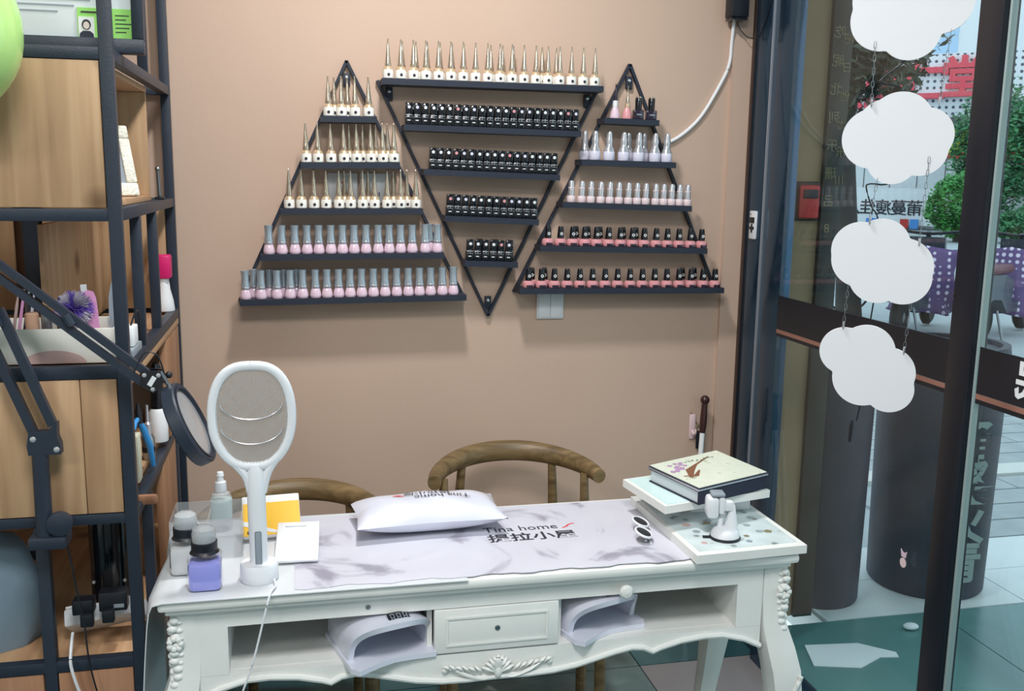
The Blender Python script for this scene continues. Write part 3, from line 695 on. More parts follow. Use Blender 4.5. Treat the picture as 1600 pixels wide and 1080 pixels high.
# nail dryers in the cubbies
def dryer(loc, rz, label, w=.168, d=.17, h=.080):
    t = thing('nail_dryer', label, 'nail lamp', loc, rz, 'white nail dryers in the table cubbies')
    nu, nv = 22, 12; m = MB(); vs = []; fs = []
    for shell in (0, 1):
        th = .011*shell
        for i in range(nv+1):
            q = i/nv; y = q*d-.5*d
            for j in range(nu+1):
                a = pi*j/nu
                ww = (w/2-th)*(1-.10*q+.04*sin(pi*q)); hh = (h-th)*(1-.25*q*q)
                x = -ww*abs(cos(a))**.75*(1 if cos(a) > 0 else -1)
                yy = y-.022*sin(a)**2*(1-q)+.03*(1-sin(a))*(1-q)
                vs.append((x, yy, .010+hh*sin(a)**.62))
    K = (nv+1)*(nu+1)
    for i in range(nv):
        for j in range(nu):
            q = i*(nu+1)+j; fs += [(q, q+1, q+nu+2, q+nu+1), (K+q, K+q+nu+1, K+q+nu+2, K+q+1)]
    for j in range(nu):
        fs.append((j, K+j, K+j+1, j+1)); q = nv*(nu+1)+j; fs.append((q, q+1, K+q+1, K+q))
    m._add(vs, fs); m.build('dome', 'lilac', t, ang=55)
    B(-w*.40, w*.40, d*.46, d*.48, .01, h*.7, .004).build('back', 'lilac', t)
    pts = [(-w*.53, -d*.50), (-w*.46, -d*.60), (-w*.2, -d*.52), (0, -d*.49), (w*.2, -d*.52), (w*.46, -d*.58), (w*.53, -d*.48), (w*.5, d*.45), (-w*.5, d*.45)]
    MB().prism(pts, 0, .010, 'z').build('base_plate', 'lilac', t)
    sc = MB().box(-.002, .040, -.012, .016, 0, .003, .001).xf(Matrix.Translation((-.012, -d*.50, h*.975+.0095)) @ Matrix.Rotation(radians(24), 4, 'X')).build('display', 'blackgloss', t)
    for i in range(3):
        x = .003+i*.0125
        MB().box(x, x+.008, .010, .0115, 0, .0006).box(x, x+.008, .001, .0025, 0, .0006).box(x, x+.008, -.008, -.0065, 0, .0006).box(x, x+.0014, -.008, .0115, 0, .0006).box(x+.0066, x+.008, -.008, .0115, 0, .0006).xf(Matrix.Translation((-.012, -d*.50-.0012, h*.975+.0123)) @ Matrix.Rotation(radians(24), 4, 'X')).build('digit', 'grey', sc)
    return t
dryer((.140, 1.782, .6005), radians(17), 'white arched nail dryer with black digital display in the cubby by the shelving')
dryer((.572, 1.815, .6005), radians(20), 'white arched nail dryer in the cubby under the round knob', h=.076)

# mosquito swatter on charging base with its cable
t = thing('mosquito_swatter', 'white electric mosquito swatter standing upright in its round base', 'swatter', (-.082, 1.762, .7622))
MB().lathe([(.033, 0), (.035, .003), (.0345, .030), (.032, .034), (.018, .0345)], n=36).build('base', 'plastic', t)
MB().tube([(0, 0, .030), (0, 0, .08), (-.001, 0, .15), (-.001, 0, .205), (-.002, 0, .222)], [.0155, .0165, .0165, .0155, .010], 18, .8).build('handle', 'plastic', t)
MB().box(-.0055, .0065, -.0145, -.012, .034, .098, .003).build('grip_strip', 'grey', t)
hc = Vector((-.004, 0, .312))
def head(a):
    x = .070*sin(a); z = .094*cos(a)
    if z < 0: x *= 1-.18*(z/.094)**2
    x = math.copysign(abs(x/.070)**.72*.070, x); z = math.copysign(abs(z/.094)**.92*.094, z)
    return Vector((x, 0, z))
ring = [hc+head(2*pi*i/48) for i in range(49)]
MB().tube(ring, .0085, 10, .8, False, Vector((0, 1, 0))).build('head_ring', 'plastic', t)
for s in (-1, 1):
    MB().tube(spline([(s*.010, 0, .168), (s*.017, 0, .197), (s*.028-.002, 0, .217), (s*.044-.004, 0, .236)], 6), [.008]*18+[.008], 8, .8, True, Vector((0, 1, 0))).build('fork', 'plastic', t)
m = MB()
for y, st in ((-.004, .0040), (.0, .0034), (.004, .0040)):
    for ang_ in (radians(45), radians(-45)):
        dx, dz = cos(ang_), sin(ang_); nx, nz = -dz, dx
        kk = int(.11/st)
        for i in range(-kk, kk+1):
            c0 = i*st; seg = []
            for q in range(-60, 61):
                s_ = q*.002; x = nx*c0+dx*s_; z = nz*c0+dz*s_
                aa = atan2(x/.070, z/.094); hd = head(aa)
                if x*x+z*z < hd.length_squared*.97: seg.append((x, z))
            if len(seg) > 2:
                (x0, z0), (x1, z1) = seg[0], seg[-1]; w_ = .00032
                m._add([(hc.x+x0-nx*w_, y, hc.z+z0-nz*w_), (hc.x+x0+nx*w_, y, hc.z+z0+nz*w_), (hc.x+x1+nx*w_, y, hc.z+z1+nz*w_), (hc.x+x1-nx*w_, y, hc.z+z1-nz*w_)], [(0, 1, 2, 3)])
for k, (zc, dr) in enumerate(((.030, .034), (-.014, .036))):
    MB().tube([(hc.x+.056*cos(a_), -.0065, hc.z+zc-dr*sin(a_)) for a_ in [pi*(.06+.88*i/20) for i in range(21)]], .0011, 6).build('wire_arc', 'silver', t)
o = m.build('wire_mesh', mat('light_wire', rgb(200, 198, 195), .4, .2), t, smooth=False); o['kind'] = 'stuff'
o = MB().tube(spline([(-.055, 1.738, .770), (-.052, 1.715, .7665), (-.060, 1.688, .7665), (-.070, 1.675, .735), (-.095, 1.672, .64), (-.130, 1.672, .54), (-.16, 1.68, .42), (-.17, 1.70, .2), (-.15, 1.72, .006), (-.05, 1.74, .005)]), .0019, 6).build('charging_cable', 'plastic', loc=(-.055, 1.738, .005))
tag(o, 'thin white charging cable hanging from the swatter base over the table edge', 'cable')

# pump bottles
def pump(loc, liq, label):
    t = thing('pump_bottle', label, 'bottle', loc)
    B(-.029, .029, -.026, .026, 0, .056, .010).build('liquid', liq, t)
    B(-.0295, .0295, -.0265, .0265, .0, .070, .0105).build('bottle', 'clear', t)
    MB().lathe([(.0262, .0685), (.0235, .072), (.0225, .074), (.0232, .075), (.0232, .089), (.0215, .090)], n=28).build('collar', 'dark', t)
    MB().lathe([(.0210, .090), (.0215, .104), (.0195, .113), (.012, .118), (1e-6, .119)], n=28).build('dome_cap', mat('milky_cap', rgb(205, 210, 214), .15, alpha=.55), t)
    MB().lathe([(.010, .090), (.014, .096), (.015, .102), (.008, .105)], n=16).build('pump_plate', 'grey', t)
pump((-.176, 1.742, .7623), 'liquid', 'clear pump bottle of violet liquid on the console table')
pump((-.216, 1.822, .7623), 'greyliq', 'pump bottle of clear liquid behind the violet bottle')
# acrylic organiser, spray bottle
t = thing('acrylic_organizer', 'clear acrylic organizer box behind the pump bottles', 'organizer', (-.185, 1.935, .7623))
for a in ((-.068, .068, -.06, -.057, 0, .080), (-.068, .068, .057, .06, 0, .080), (-.068, -.065, -.057, .057, 0, .080), (.065, .068, -.057, .057, 0, .080), (-.001, .002, -.057, .057, .002, .066)):
    B(*a).build('wall_panel', mat('acrylic', rgb(225, 230, 234), .08, alpha=.22), t, smooth=False)
B(-.065, .065, -.057, .057, 0, .002).build('bottom_panel', 'clear', t, smooth=False)
o = B(-.052, -.02, -.02, .02, 0, .05, .003).build('cotton_pack', 'matte', loc=None); o.location = (-.185, 1.935, .7645)
tag(o, 'small white cotton pack inside the clear organizer box', 'pack')
t = thing('spray_bottle', 'small clear spray bottle with pale blue label behind the organizer', 'bottle', (-.168, 2.04, .7623))
MB().lathe([(.021, 0), (.022, .003), (.022, .070), (.018, .080), (.010, .085)], n=20).build('bottle', mat('milky_clear', rgb(222, 228, 232), .12, alpha=.38), t)
MB().lathe([(.0222, .028), (.0222, .066)], n=20).build('label_wrap', 'mint', t)
MB().lathe([(.012, .085), (.0125, .089), (.0115, .105), (.007, .107), (.006, .116), (.008, .118), (.0065, .126), (.002, .127)], n=16).build('sprayer', 'plastic', t)
# yellow packet and white card
t = thing('tissue_packet', 'yellow and white paper packet leaning behind the swatter', 'packet', (-.062, 1.955, .7690), radians(5))
R_ = Matrix.Rotation(radians(-34), 4, 'X')
B(-.058, .058, -.008, .008, 0, .088, .003).xf(R_).build('packet_body', 'matte', t)
B(-.057, .057, -.0092, -.0084, .004, .072).xf(R_).build('yellow_panel', 'yellow', t, smooth=False)
MB().prism([(-.057, .036), (-.057, .026), (.0, .008), (.02, .008)], -.0099, -.0093).xf(R_).build('white_stripe', 'matte', t, smooth=False)
MB().box(-.050, -.030, -.0099, -.0093, .008, .014).xf(R_).build('print', 'ink', t, smooth=False)
t = thing('white_palette', 'white square plastic palette resting flat beside the swatter', 'palette', (-.012, 1.875, .7645), radians(-3))
R_ = Matrix.Rotation(radians(14), 4, 'X')
B(-.042, .042, -.06, .072, 0, .006, .002).xf(Matrix.Translation((0, 0, .016)) @ R_).build('plate', 'plastic', t)
B(-.026, .016, .054, .062, .006, .0085, .001).xf(Matrix.Translation((0, 0, .016)) @ R_).build('handle', 'plastic', t)
B(-.030, .030, .035, .05, 0, .022, .002).build('stand', 'plastic', t)

# nail colour board, thin box, second board, album
def slab(name, label, cat, corners, z0, z1, m_, inset=None, insm=None, grp=None):
    cx = sum(c[0] for c in corners)/4; cy = sum(c[1] for c in corners)/4
    t = thing(name, label, cat, (cx, cy, z0))
    MB().prism(corners, z0, z1, 'z').build('board', m_, t, True, smooth=False)
    if inset:
        q = [(cx+(x-cx)*inset, cy+(y-cy)*inset) for x, y in corners]
        MB().prism(q, z1, z1+.0012, 'z').build('sheet', insm, t, True, smooth=False)
    return t
nb = slab('color_chart', 'large white nail colour chart board lying on the table near the glass', 'board', [(.752, 1.672), (.995, 1.684), (.990, 2.05), (.742, 2.035)], .7645, .782, 'white', .90, 'nailart')
fr = random.Random(5)
for i in range(26):     # painted nail-art motifs
    u = fr.uniform(.16, .86); v = fr.uniform(.10, .80); x = .752+(.24)*u; y = 1.684+.35*v
    m = MB(); k = 5; R2 = fr.uniform(.006, .010)
    for a in range(k): m.lathe([(1e-7, 0), (R2*.5, .0001), (R2*.5, .0005), (1e-7, .0006)], (x+R2*.55*cos(2*pi*a/k), y+R2*.55*sin(2*pi*a/k), .7833), 8)
    m.build('nail_motif', ('grey', 'charw', 'mauve', 'goldtxt', 'charw')[i % 5], nb, True)
t = tag(B(.835, .975, 1.90, 2.03, .7836, .8205, .001).build('paper_box', 'matte', loc=(.905, 1.965, .7836)), 'plain white paper box propping up the mint board', 'box')
slab('color_chart', 'white board with mint sheet resting tilted under the flowered album', 'board', [(.735, 1.805), (1.003, 1.866), (.962, 2.052), (.708, 1.995)], .821, .838, 'white', .93, 'mint')
t = thing('photo_album', 'thick album with flowered pale green cover and navy spine on the boards', 'album', (.875, 1.925, .8397))
al = [(.803, 1.793), (.998, 1.872), (.958, 2.052), (.757, 1.965)]
def ins(c, k): 
    cx = sum(p[0] for p in c)/4; cy = sum(p[1] for p in c)/4
    return [(cx+(x-cx)*k, cy+(y-cy)*k) for x, y in c]
MB().prism(ins(al, .985), .8397, .8425, 'z').build('back_cover', 'navy', t, True, smooth=False)
MB().prism(ins(al, .955), .8428, .868, 'z').build('pages', 'paper', t, True, smooth=False)
a0, a1 = Vector(al[0]), Vector(al[1]); nrm = Vector((a1.y-a0.y, -(a1.x-a0.x))).normalized()
MB().prism([tuple(a0+nrm*.001), tuple(a1+nrm*.001), tuple(a1-nrm*.003), tuple(a0-nrm*.003)], .8426, .868, 'z').build('spine', 'navy', t, True, smooth=False)
cv = MB().prism(al, .8683, .8765, 'z').build('front_cover', 'navy', t, True, smooth=False)
MB().prism(ins(al, 1.012), .8705, .8738, 'z').build('metal_edge', 'silver', cv, True, smooth=False)
MB().prism(ins(al, .985), .8766, .8778, 'z').build('cover_sheet', 'cover', cv, True, smooth=False)
ux = (Vector(al[1])-Vector(al[0])).normalized(); uy = (Vector(al[3])-Vector(al[0])).normalized()
def onc(u, v, z=.8782): p = Vector(al[0])+ux*u+uy*v; return (p.x, p.y, z)
fm = MB(); fr = random.Random(2)
for i in range(16):
    p = onc(.045+fr.uniform(-.03, .03), .130+fr.uniform(-.022, .022)); fm.lathe([(1e-7, 0), (.006, .0002), (.005, .0005), (1e-7, .0006)], p, 7)
fm.build('flower_print', mat('lilac_flower_print', rgb(176, 140, 178), .5), cv, True)
fm = MB().tube([onc(.03, .06), onc(.06, .10), onc(.10, .125), onc(.165, .155)], [.004, .010, .003, .002], 6, .06)
fm.tube([onc(.02, .075), onc(.05, .065), onc(.08, .09)], [.002, .006, .002], 6, .08)
fm.build('violin_print', mat('brown_print', rgb(126, 84, 62), .5), cv, True)
fm = MB()
for i in range(9): fm.tube([onc(.07+i*.012, .146+.004*sin(i)), onc(.078+i*.012, .15+.004*cos(i*2))], [.001, .003], 5, .1)
fm.build('leaf_print', mat('green_print', rgb(110, 128, 100), .5), cv, True)

# sunglasses
t = thing('sunglasses', 'white-rimmed sunglasses with dark oval lenses on the marble mat', 'sunglasses', (.703, 1.842, .7645), radians(-14))
tilt = Matrix.Translation((.016, 0, .011)) @ Matrix.Rotation(radians(-72), 4, 'Y')
for s in (-1, 1):
    pts = [(0, s*.032+.026*cos(2*pi*i/24), .020+.018*sin(2*pi*i/24)) for i in range(25)]
    MB().tube(pts, .0026, 7, 1, False, Vector((1, 0, 0))).xf(tilt).build('rim', 'plastic', t)
    MB().lathe([(1e-6, -.0006), (.024, -.0004), (.024, .0004), (1e-6, .0006)], (0, 0, 0), 24, 'x', 1, .72).xf(tilt @ Matrix.Translation((0, s*.032, .020))).build('lens', 'dark', t)
    MB().bar((.010, -s*.058, .004-.002*s), (.006+.006*s, s*.050, .004-.002*s), .004, .003).build('temple', 'plastic', t)
MB().tube([(0, -.006, .024), (-.002, 0, .027), (0, .006, .024)], .002, 6).xf(tilt).build('bridge', 'plastic', t)

# phone holder
t = thing('phone_holder', 'white suction phone holder standing on the nail colour chart', 'phone holder', (.845, 1.748, .7834), radians(-12))
MB().lathe([(.031, 0), (.032, .002), (.031, .005), (.02, .006)], n=32).box(-.046, -.030, -.004, .004, .001, .004, .001).build('suction_cup', 'dark', t)
MB().lathe([(.0295, .0055), (.029, .012), (.024, .021), (.015, .026), (1e-6, .028)], n=32).build('base', 'plastic', t)
MB().tube([(.010, 0, .015), (.012, 0, .045), (.0125, 0, .070), (.011, 0, .075)], [.017, .010, .005, .003], 16).build('arm', 'plastic', t)
MB().tube([(-.012, 0, .022), (-.010, 0, .040), (-.005, 0, .055)], [.006, .005, .006], 10).build('brace', 'plastic', t)
B(-.012, .012, -.009, .009, .060, .080, .003).build('joint', 'plastic', t)
B(-.042, -.018, -.019, .019, .046, .090, .007).build('clamp', 'plastic', t)
B(-.034, -.006, -.016, .016, .091, .099, .004).build('clamp_jaw', 'grey', t)
B(-.018, -.006, -.015, .015, .055, .0905, .004).build('clamp_back', 'plastic', t)

# ================================================================== CHAIRS BEHIND THE TABLE
def chair(loc, rz, label, zr=.685):
    t = thing('elbow_chair', label, 'chair', loc, rz, None)
    n = 28; pts = []; rr = []
    for i in range(n+1):
        a = pi*(.03+.94*i/n); x = -.235*cos(a); y = .245*sin(a)
        z = zr-.010+.022*sin(max(0, min(pi, a)))**1.5; pts.append((x, y-.02, z)); rr.append(.019+.010*sin(pi*i/n))
    MB().tube(pts, rr, 12, 1.1).build('arm_rail', 'ash', t)
    for s in (-1, 1):
        MB().tube([(s*.200, .02, 0), (s*.205, .03, .43), (s*.203, .055, zr-.015)], [.015, .018, .012], 10).build('leg', 'ash', t)
        MB().tube([(s*.150, .25, 0), (s*.150, .20, .43), (s*.135, .178, zr-.005)], [.014, .017, .012], 10).build('leg', 'ash', t)
    MB().prism([(-.22, -.20), (.22, -.20), (.19, .20), (-.19, .20)], .43, .465, 'z').build('seat', 'ash', t)
    for s in (-1, 1): MB().tube([(s*.205, -.17, 0), (s*.200, -.16, .43)], [.014, .018], 10).build('front_leg', 'ash', t)
    return t
chair((.588, 2.52, 0), radians(-2), 'wooden elbow chair with curved back rail behind the marble mat')
chair((-.028, 2.42, 0), radians(-6), 'wooden elbow chair behind the mosquito swatter, beside the shelving unit', .632)

# ================================================================== SHELVING UNIT
UX = -.33; UY = 2.005; UB = 2.885; PW_ = .024; UL = -1.25
t = unit = thing('shelving_unit', 'black metal shelving unit with pine boxes and panels against the wall', 'shelving', (-.79, 2.45, 0))
def post(x, y, z0=0, z1=2.5, w=PW_): return B(x-w, x, y, y+w, z0, z1, .001).build('post', 'black', unit, True)
def beam(x0, x1, y0, y1, z0, z1): return B(x0, x1, y0, y1, z0, z1, .001).build('beam', 'black', unit, True)
post(UX, UY); post(UX, UB-PW_); post(UL+PW_, UY); post(UL+PW_, UB-PW_)
post(-.68, UB-PW_-.002, .3, 2.5, .045)
post(-.503, UY, 0, .80)
levels = [(1.714, 1.737), (1.412, 1.436), (1.102, 1.128), (.801, .822), (.485, .509), (.06, .085)]
for z0, z1 in levels:
    beam(UL+PW_, UX-PW_, UY+.001, UY+.023, z0, z1)
    beam(UL+PW_, UX-PW_, UB-.023, UB-.001, z0, z1)
    beam(UX-.023, UX-.001, UY+PW_, UB-PW_, z0, z1)
    beam(UL+.001, UL+.023, UY+PW_, UB-PW_, z0, z1)
beam(UL+PW_, UX-PW_, UB-.021, UB-.001, .25, .284)
post(UX-.001, 2.24, 1.128, 1.412, .022); post(UX-.001, 2.49, 1.128, 1.412, .022)
post(UX-.001, 2.47, 1.737, 2.5, .022)
post(UX-.001, 2.20, .085, .80, .022); post(UX-.001, 2.70, .085, .80, .022)
MB().bar((-.53, UY+.34, .70), (-.74, UY+.34, .51), .02, .024).build('brace', 'black', unit, True)
# top pine box (open towards the room side)
def W_(x0, x1, y0, y1, z0, z1, m='wood', name='pine_panel'): return B(x0, x1, y0, y1, z0, z1, .001).build(name, m, unit, True)
W_(-.70, UX-.026, UY+.002, UY+.018, 1.438, 1.7125)          # front board
W_(-1.2, -.702, UY+.002, UY+.018, 1.438, 1.7125)
W_(UX-.60, UX-.024, UY+.03, 2.60, 1.699, 1.7125, 'woody')       # top
W_(UX-.60, UX-.024, UY+.03, 2.60, 1.4365, 1.450, 'woody')     # bottom
W_(UX-.60, UX-.024, 2.575, 2.59, 1.4505, 1.6985, 'wood')     # far side
W_(UX-.36, UX-.345, UY+.03, 2.574, 1.4505, 1.6985, 'wood')      # inner back
W_(UX-.040, UX-.025, UY+.0185, UY+.0295, 1.438, 1.7125)
W_(-1.2, UX-.60, UB-.045, UB-.03, 1.438, 1.7125)
# middle compartment: back panels and board
W_(-.67, UX-.026, UB-.040, UB-.026, 1.13, 1.41)
W_(-1.2, -.745, UB-.040, UB-.026, 1.13, 1.41)
W_(UL+.03, UX-.026, UY+.025, UB-.045, 1.104, 1.118, 'woody', 'pine_shelf')
W_(UX-.022, UX-.002, UY+.03, UB-.03, 1.083, 1.1015, 'woody', 'pine_edge')
W_(UX-.20, UX-.19, UY+.20, UB-.05, 1.129, 1.395, 'wood')
# lower box: front panels, side interior with shelf
W_(-.424, UX-.026, UY+.002, UY+.018, .824, 1.1005); W_(-.70, -.4255, UY+.002, UY+.018, .824, 1.1005); W_(-1.2, -.702, UY+.002, UY+.018, .824, 1.1005)
W_(UX-.0245, UX-.010, UY+.0265, UY+.060, .83, 1.08)
W_(UX-.20, UX-.026, UY+.07, 2.82, .824, .838, 'woody', 'pine_shelf')
W_(UX-.215, UX-.20, UY+.07, 2.82, .84, 1.08)
W_(UX-.022, UX-.002, 2.58, 2.84, .825, 1.08, 'wooddk')
W_(UX-.022, UX-.004, 2.42, 2.68, .40, .80, 'wooddk')
MB().box(UX-.02, UX+.030, UY+.07, UY+.085, .812, .834, .006).build('pine_peg', 'wooddk', unit, True)
# lower compartments
W_(-.67, UX-.026, UB-.040, UB-.026, .10, .80, 'wooddk'); W_(-1.2, -.69, UB-.040, UB-.026, .10, .80, 'wooddk')
W_(-.503+.002, UX-.026, UY+.002, UY+.018, .10, .483, 'wooddk'); W_(-.90, -.53, UY+.002, UY+.018, .10, .483, 'wooddk'); W_(-1.2, -.902, UY+.002, UY+.018, .10, .483, 'wooddk')
W_(UL+.03, UX-.026, UY+.025, UB-.045, .487, .500, 'woody', 'pine_shelf')

# framed certificate on top
t = thing('framed_certificate', 'black framed certificate with lime card standing on the shelving unit', 'frame', (-.545, 2.12, 1.738))
c = lambda m_: m_.xf(Matrix.Rotation(radians(-4), 4, 'X'))
xa, xb = -.45, .258
for a in ((xa, xb, -.012, .012, 0, .028), (xa, xb, -.012, .012, .50, .528), (xa, xa+.028, -.012, .012, .0282, .4998), (xb-.022, xb, -.012, .012, .0282, .4998)):
    c(B(*a, b=.002)).build('frame_side', 'black', t)
c(B(xa+.028, xb-.022, -.002, .004, .028, .50)).build('document', 'paper', t, smooth=False)
for k in range(7): c(B(.02, .10+.03*(k % 3), -.0028, -.0022, .075+k*.012, .078+k*.012)).build('text_line', 'grey', t, smooth=False)
c(B(-.20, -.05, -.0028, -.0022, .062, .064)).build('text_line', 'grey', t, smooth=False)
gc = c(B(.135, .253, -.0036, -.0022, .0285, .086)).build('lime_card', 'limecard', t, smooth=False)
for k in range(5): c(B(.205, .225+.006*(k % 3), -.0042, -.0037, .04+k*.008, .042+k*.008)).build('text_line', 'ink', gc, smooth=False)
c(B(.142, .175, -.0042, -.0037, .076, .079)).build('text_line', 'ink', gc, smooth=False)
idp = c(B(.137, .166, -.0048, -.0038, .0285, .068)).build('id_photo', 'whitetxt', t, smooth=False)
c(MB().prism([(.138, .029), (.165, .029), (.164, .036), (.158, .041), (.145, .041), (.139, .036)], -.0053, -.0049)).build('photo_shoulders', 'navy', idp)
c(MB().lathe([(.0085, 0), (.0085, .0003)], (.1515, -.0052, .053), 14, 'y', 1, 1.2)).build('photo_hair', 'ink', idp)
c(MB().lathe([(.0058, 0), (.0058, .0003)], (.1515, -.0056, .0515), 14, 'y', 1, 1.25)).build('photo_face', 'skin', idp)
# balloon
t = thing('balloon', 'lime green balloon floating beside the shelving unit', 'balloon', (-.577, 1.87, 1.592))
MB().lathe([(r_*1.36, z_*1.5) for r_, z_ in [(max(1e-6, .092*sin(pi*i/24)*(1-.10*cos(pi*i/24)**3*(i < 12))), .1-.1*cos(pi*i/24)) for i in range(25)]], n=40).build('skin', 'green', t)
MB().tube([(0, 0, 0), (0, 0, -.006), (0, 0, -.010)], [.003, .004, .008], 10).build('knot', 'green', t)
MB().tube([(0, .004, -.008), (.006, .03, -.12), (-.006, .09, -.25), (0, .134, -.463)], .0012, 5).build('string', 'plastic', t)
# ornate photo frame in the pine box
t = thing('framed_photo', 'white ornate photo frame leaning inside the open pine box', 'photo frame', (-.412, 2.35, 1.4515), radians(38))
tl = Matrix.Rotation(radians(-16), 4, 'X')
for a in ((-.075, .075, -.008, .008, 0, .03), (-.075, .075, -.008, .008, .135, .165), (-.075, -.048, -.008, .008, .0305, .1345), (.048, .075, -.008, .008, .0305, .1345)):
    m = B(*a, b=.004)
    m.xf(tl).build('frame_side', mat('cream_ornate', rgb(232, 228, 214), .5, bump=.8, bscale=150, var=.1, vscale=120), t)
B(-.048, .048, -.003, .003, .03, .135).xf(tl).build('picture', 'grey', t, smooth=False)
MB().lathe([(.012, 0), (.012, .001)], (-.018, -.0035, .095), 12, 'y').lathe([(.012, 0), (.012, .001)], (.016, -.0035, .088), 12, 'y').box(-.034, -.004, -.0045, -.0035, .04, .082, .0003).box(.002, .034, -.0045, -.0035, .04, .075, .0003).xf(tl).build('picture_figures', 'ink', t)
MB().tube([(0, .012, .10), (0, .062, .004)], .004, 6).build('easel', 'grey', t)
t = thing('gas_strut', 'small silver gas strut hinged at the end of the pine box', 'strut', (-.345, 2.69, 1.4365))
MB().tube([(0, 0, 0), (0, -.02, .075)], .005, 8).ball((0, -.02, .078), .007).build('cylinder', 'steel', t)
B(-.012, .012, -.012, .012, 0, .006, .001).build('foot', 'dark', t)
# desk organizer and its contents
t = thing('storage_box', 'cream open storage box with mauve half circle print on the shelf', 'box', (-.495, 2.115, 1.1285))
def rbox(x0, x1, y0, y1, z0, z1, th): 
    return [(x0, x1, y0, y0+th, z0, z1), (x0, x1, y1-th, y1, z0, z1), (x0, x0+th, y0+th, y1-th, z0, z1), (x1-th, x1, y0+th, y1-th, z0, z1)]
for a in rbox(-.14, .135, -.075, .095, 0, .070, .004): B(*a, b=.0015).build('side', mat('cream_plastic', rgb(222, 220, 212), .4), t)
B(-.136, .131, -.071, .091, 0, .004).build('bottom', 'matte', t, smooth=False)
MB().prism([(.020+.060*cos(pi*i/20), .0005+.026*sin(pi*i/20)) for i in range(21)], -.0762, -.0752).build('half_circle_print', 'mauve', t)
def stick(name, label, cat, x, y, z0, h, parts, lean=0, rz=0, grp=None):
    o = thing(name, label, cat, (x, y, z0), rz, grp); R_ = Matrix.Rotation(lean, 4, 'Y')
    for n_, mb, m_ in parts: mb.xf(R_).build(n_, m_, o)
    return o
bz = 1.1327
stick('nail_file', 'wide pink nail file standing in the cream storage box', 'nail file', -.408, 2.10, bz, .15, [('file', MB().prism([(-.014, 0), (.014, 0), (.0135, .12), (.010, .132), (0, .136), (-.010, .132), (-.0135, .12)], -.002, .002), 'pinkfile')], radians(-4))
stick('nail_file', 'grey oval nail file in a clear sleeve by the black post', 'nail file', -.378, 2.12, bz, .16, [('file', MB().prism([(-.006, 0), (.012, 0), (.016, .09), (.016, .13), (.010, .155), (.0, .162), (-.010, .15), (-.014, .12), (-.012, .08)], -.002, .002), mat('grey_file', rgb(168, 178, 188), .5)), ('stripe', MB().prism([(.004, 0), (.012, 0), (.0155, .13), (.009, .15)], -.003, -.0021), 'pinkfile')], radians(5))
stick('nail_file', 'slim white nail file standing behind the pink one', 'nail file', -.428, 2.15, bz, .15, [('file', MB().prism([(-.006, 0), (.006, 0), (.006, .142), (-.006, .142)], -.0015, .0015), 'plastic')], radians(-3))
stick('lotion_bottle', 'peach lotion bottle with clear cap in the cream storage box', 'bottle', -.526, 2.10, bz, .1, [('bottle', MB().lathe([(.013, 0), (.0135, .003), (.0135, .088), (.010, .092)], n=16), mat('peach', rgb(214, 172, 146), .35)), ('cap', MB().lathe([(.0115, .092), (.0115, .115), (.010, .117)], n=16), 'clear')])
stick('lotion_bottle', 'bronze bottle with black cap in the cream storage box', 'bottle', -.475, 2.14, bz, .1, [('bottle', MB().lathe([(.013, 0), (.014, .003), (.014, .08), (.009, .088)], n=16), mat('bronze_b', rgb(172, 128, 98), .3)), ('cap', MB().lathe([(.010, .088), (.010, .115), (.009, .116)], n=16), 'dark')])
stick('lotion_bottle', 'silver cylinder bottle in the cream storage box', 'bottle', -.499, 2.10, bz, .1, [('bottle', MB().lathe([(.010, 0), (.0105, .002), (.0105, .094), (.009, .096)], n=16), 'steel')])
stick('lipstick', 'slim copper lipstick tube in the cream storage box', 'lipstick', -.510, 2.14, bz, .1, [('tube', MB().lathe([(.0065, 0), (.007, .002), (.007, .098), (.006, .10)], n=12), 'gold')])
for k in range(4):
    stick('nail_brush', 'thin pink and mauve nail art brush in the cream storage box', 'brush', -.565+.007*k, 2.075+.012*k, bz, .15, [('handle', MB().tube([(0, 0, 0), (0, 0, .11), (0, 0, .13)], [.003, .003, .0015], 8), ('mauve', 'pinkfile', 'plum', 'lav')[k]), ('ferrule', MB().tube([(0, 0, .13), (0, 0, .142)], [.0018, .0018], 8), 'silver')], radians(10), 0, 'thin nail art brushes')
t = thing('pompom_puff', 'fluffy purple and white pompom puff above the cream storage box', 'pompom', (-.442, 2.085, bz))
MB().tube([(0, 0, 0), (0, 0, .098)], .004, 8).build('handle', 'plastic', t)
m = MB(); r = random.Random(4)
mm = [MB(), MB()]
for i in range(1100):
    a = r.uniform(0, 2*pi); b_ = math.acos(r.uniform(-1, 1)); d_ = Vector((sin(b_)*cos(a), sin(b_)*sin(a), cos(b_)))
    L_ = r.uniform(.030, .040); q = mm[0 if sin(3*a)+cos(4*b_) > -.1 else 1]
    q.tube([Vector((0, 0, .100))+d_*.004, Vector((0, 0, .100))+d_*L_], [.0012, .0006], 3)
for q, m_ in zip(mm, (mat('purple_fluff', rgb(118, 92, 190), .8), mat('pale_fluff', rgb(190, 184, 200), .8))):
    o = q.build('fluff', m_, t, smooth=False); o['kind'] = 'stuff'
t = thing('nail_clipper', 'silver ring-handled nail scissors hanging at the end of the storage box', 'scissors', (-.372, 2.060, 1.155))
for s in (-1, 1):
    MB().tube([(s*.006+.006*cos(2*pi*i/14), 0, -.012+.012*sin(2*pi*i/14)) for i in range(15)], .0016, 6).build('handle_ring', 'silver', t)
    MB().tube([(s*.006, 0, 0), (0, 0, .03), (-s*.003, 0, .062)], [.0022, .0024, .0008], 6).build('blade', 'silver', t)
B(-.003, .003, -.02, -.0165, .0, .004).build('hook', 'silver', t)
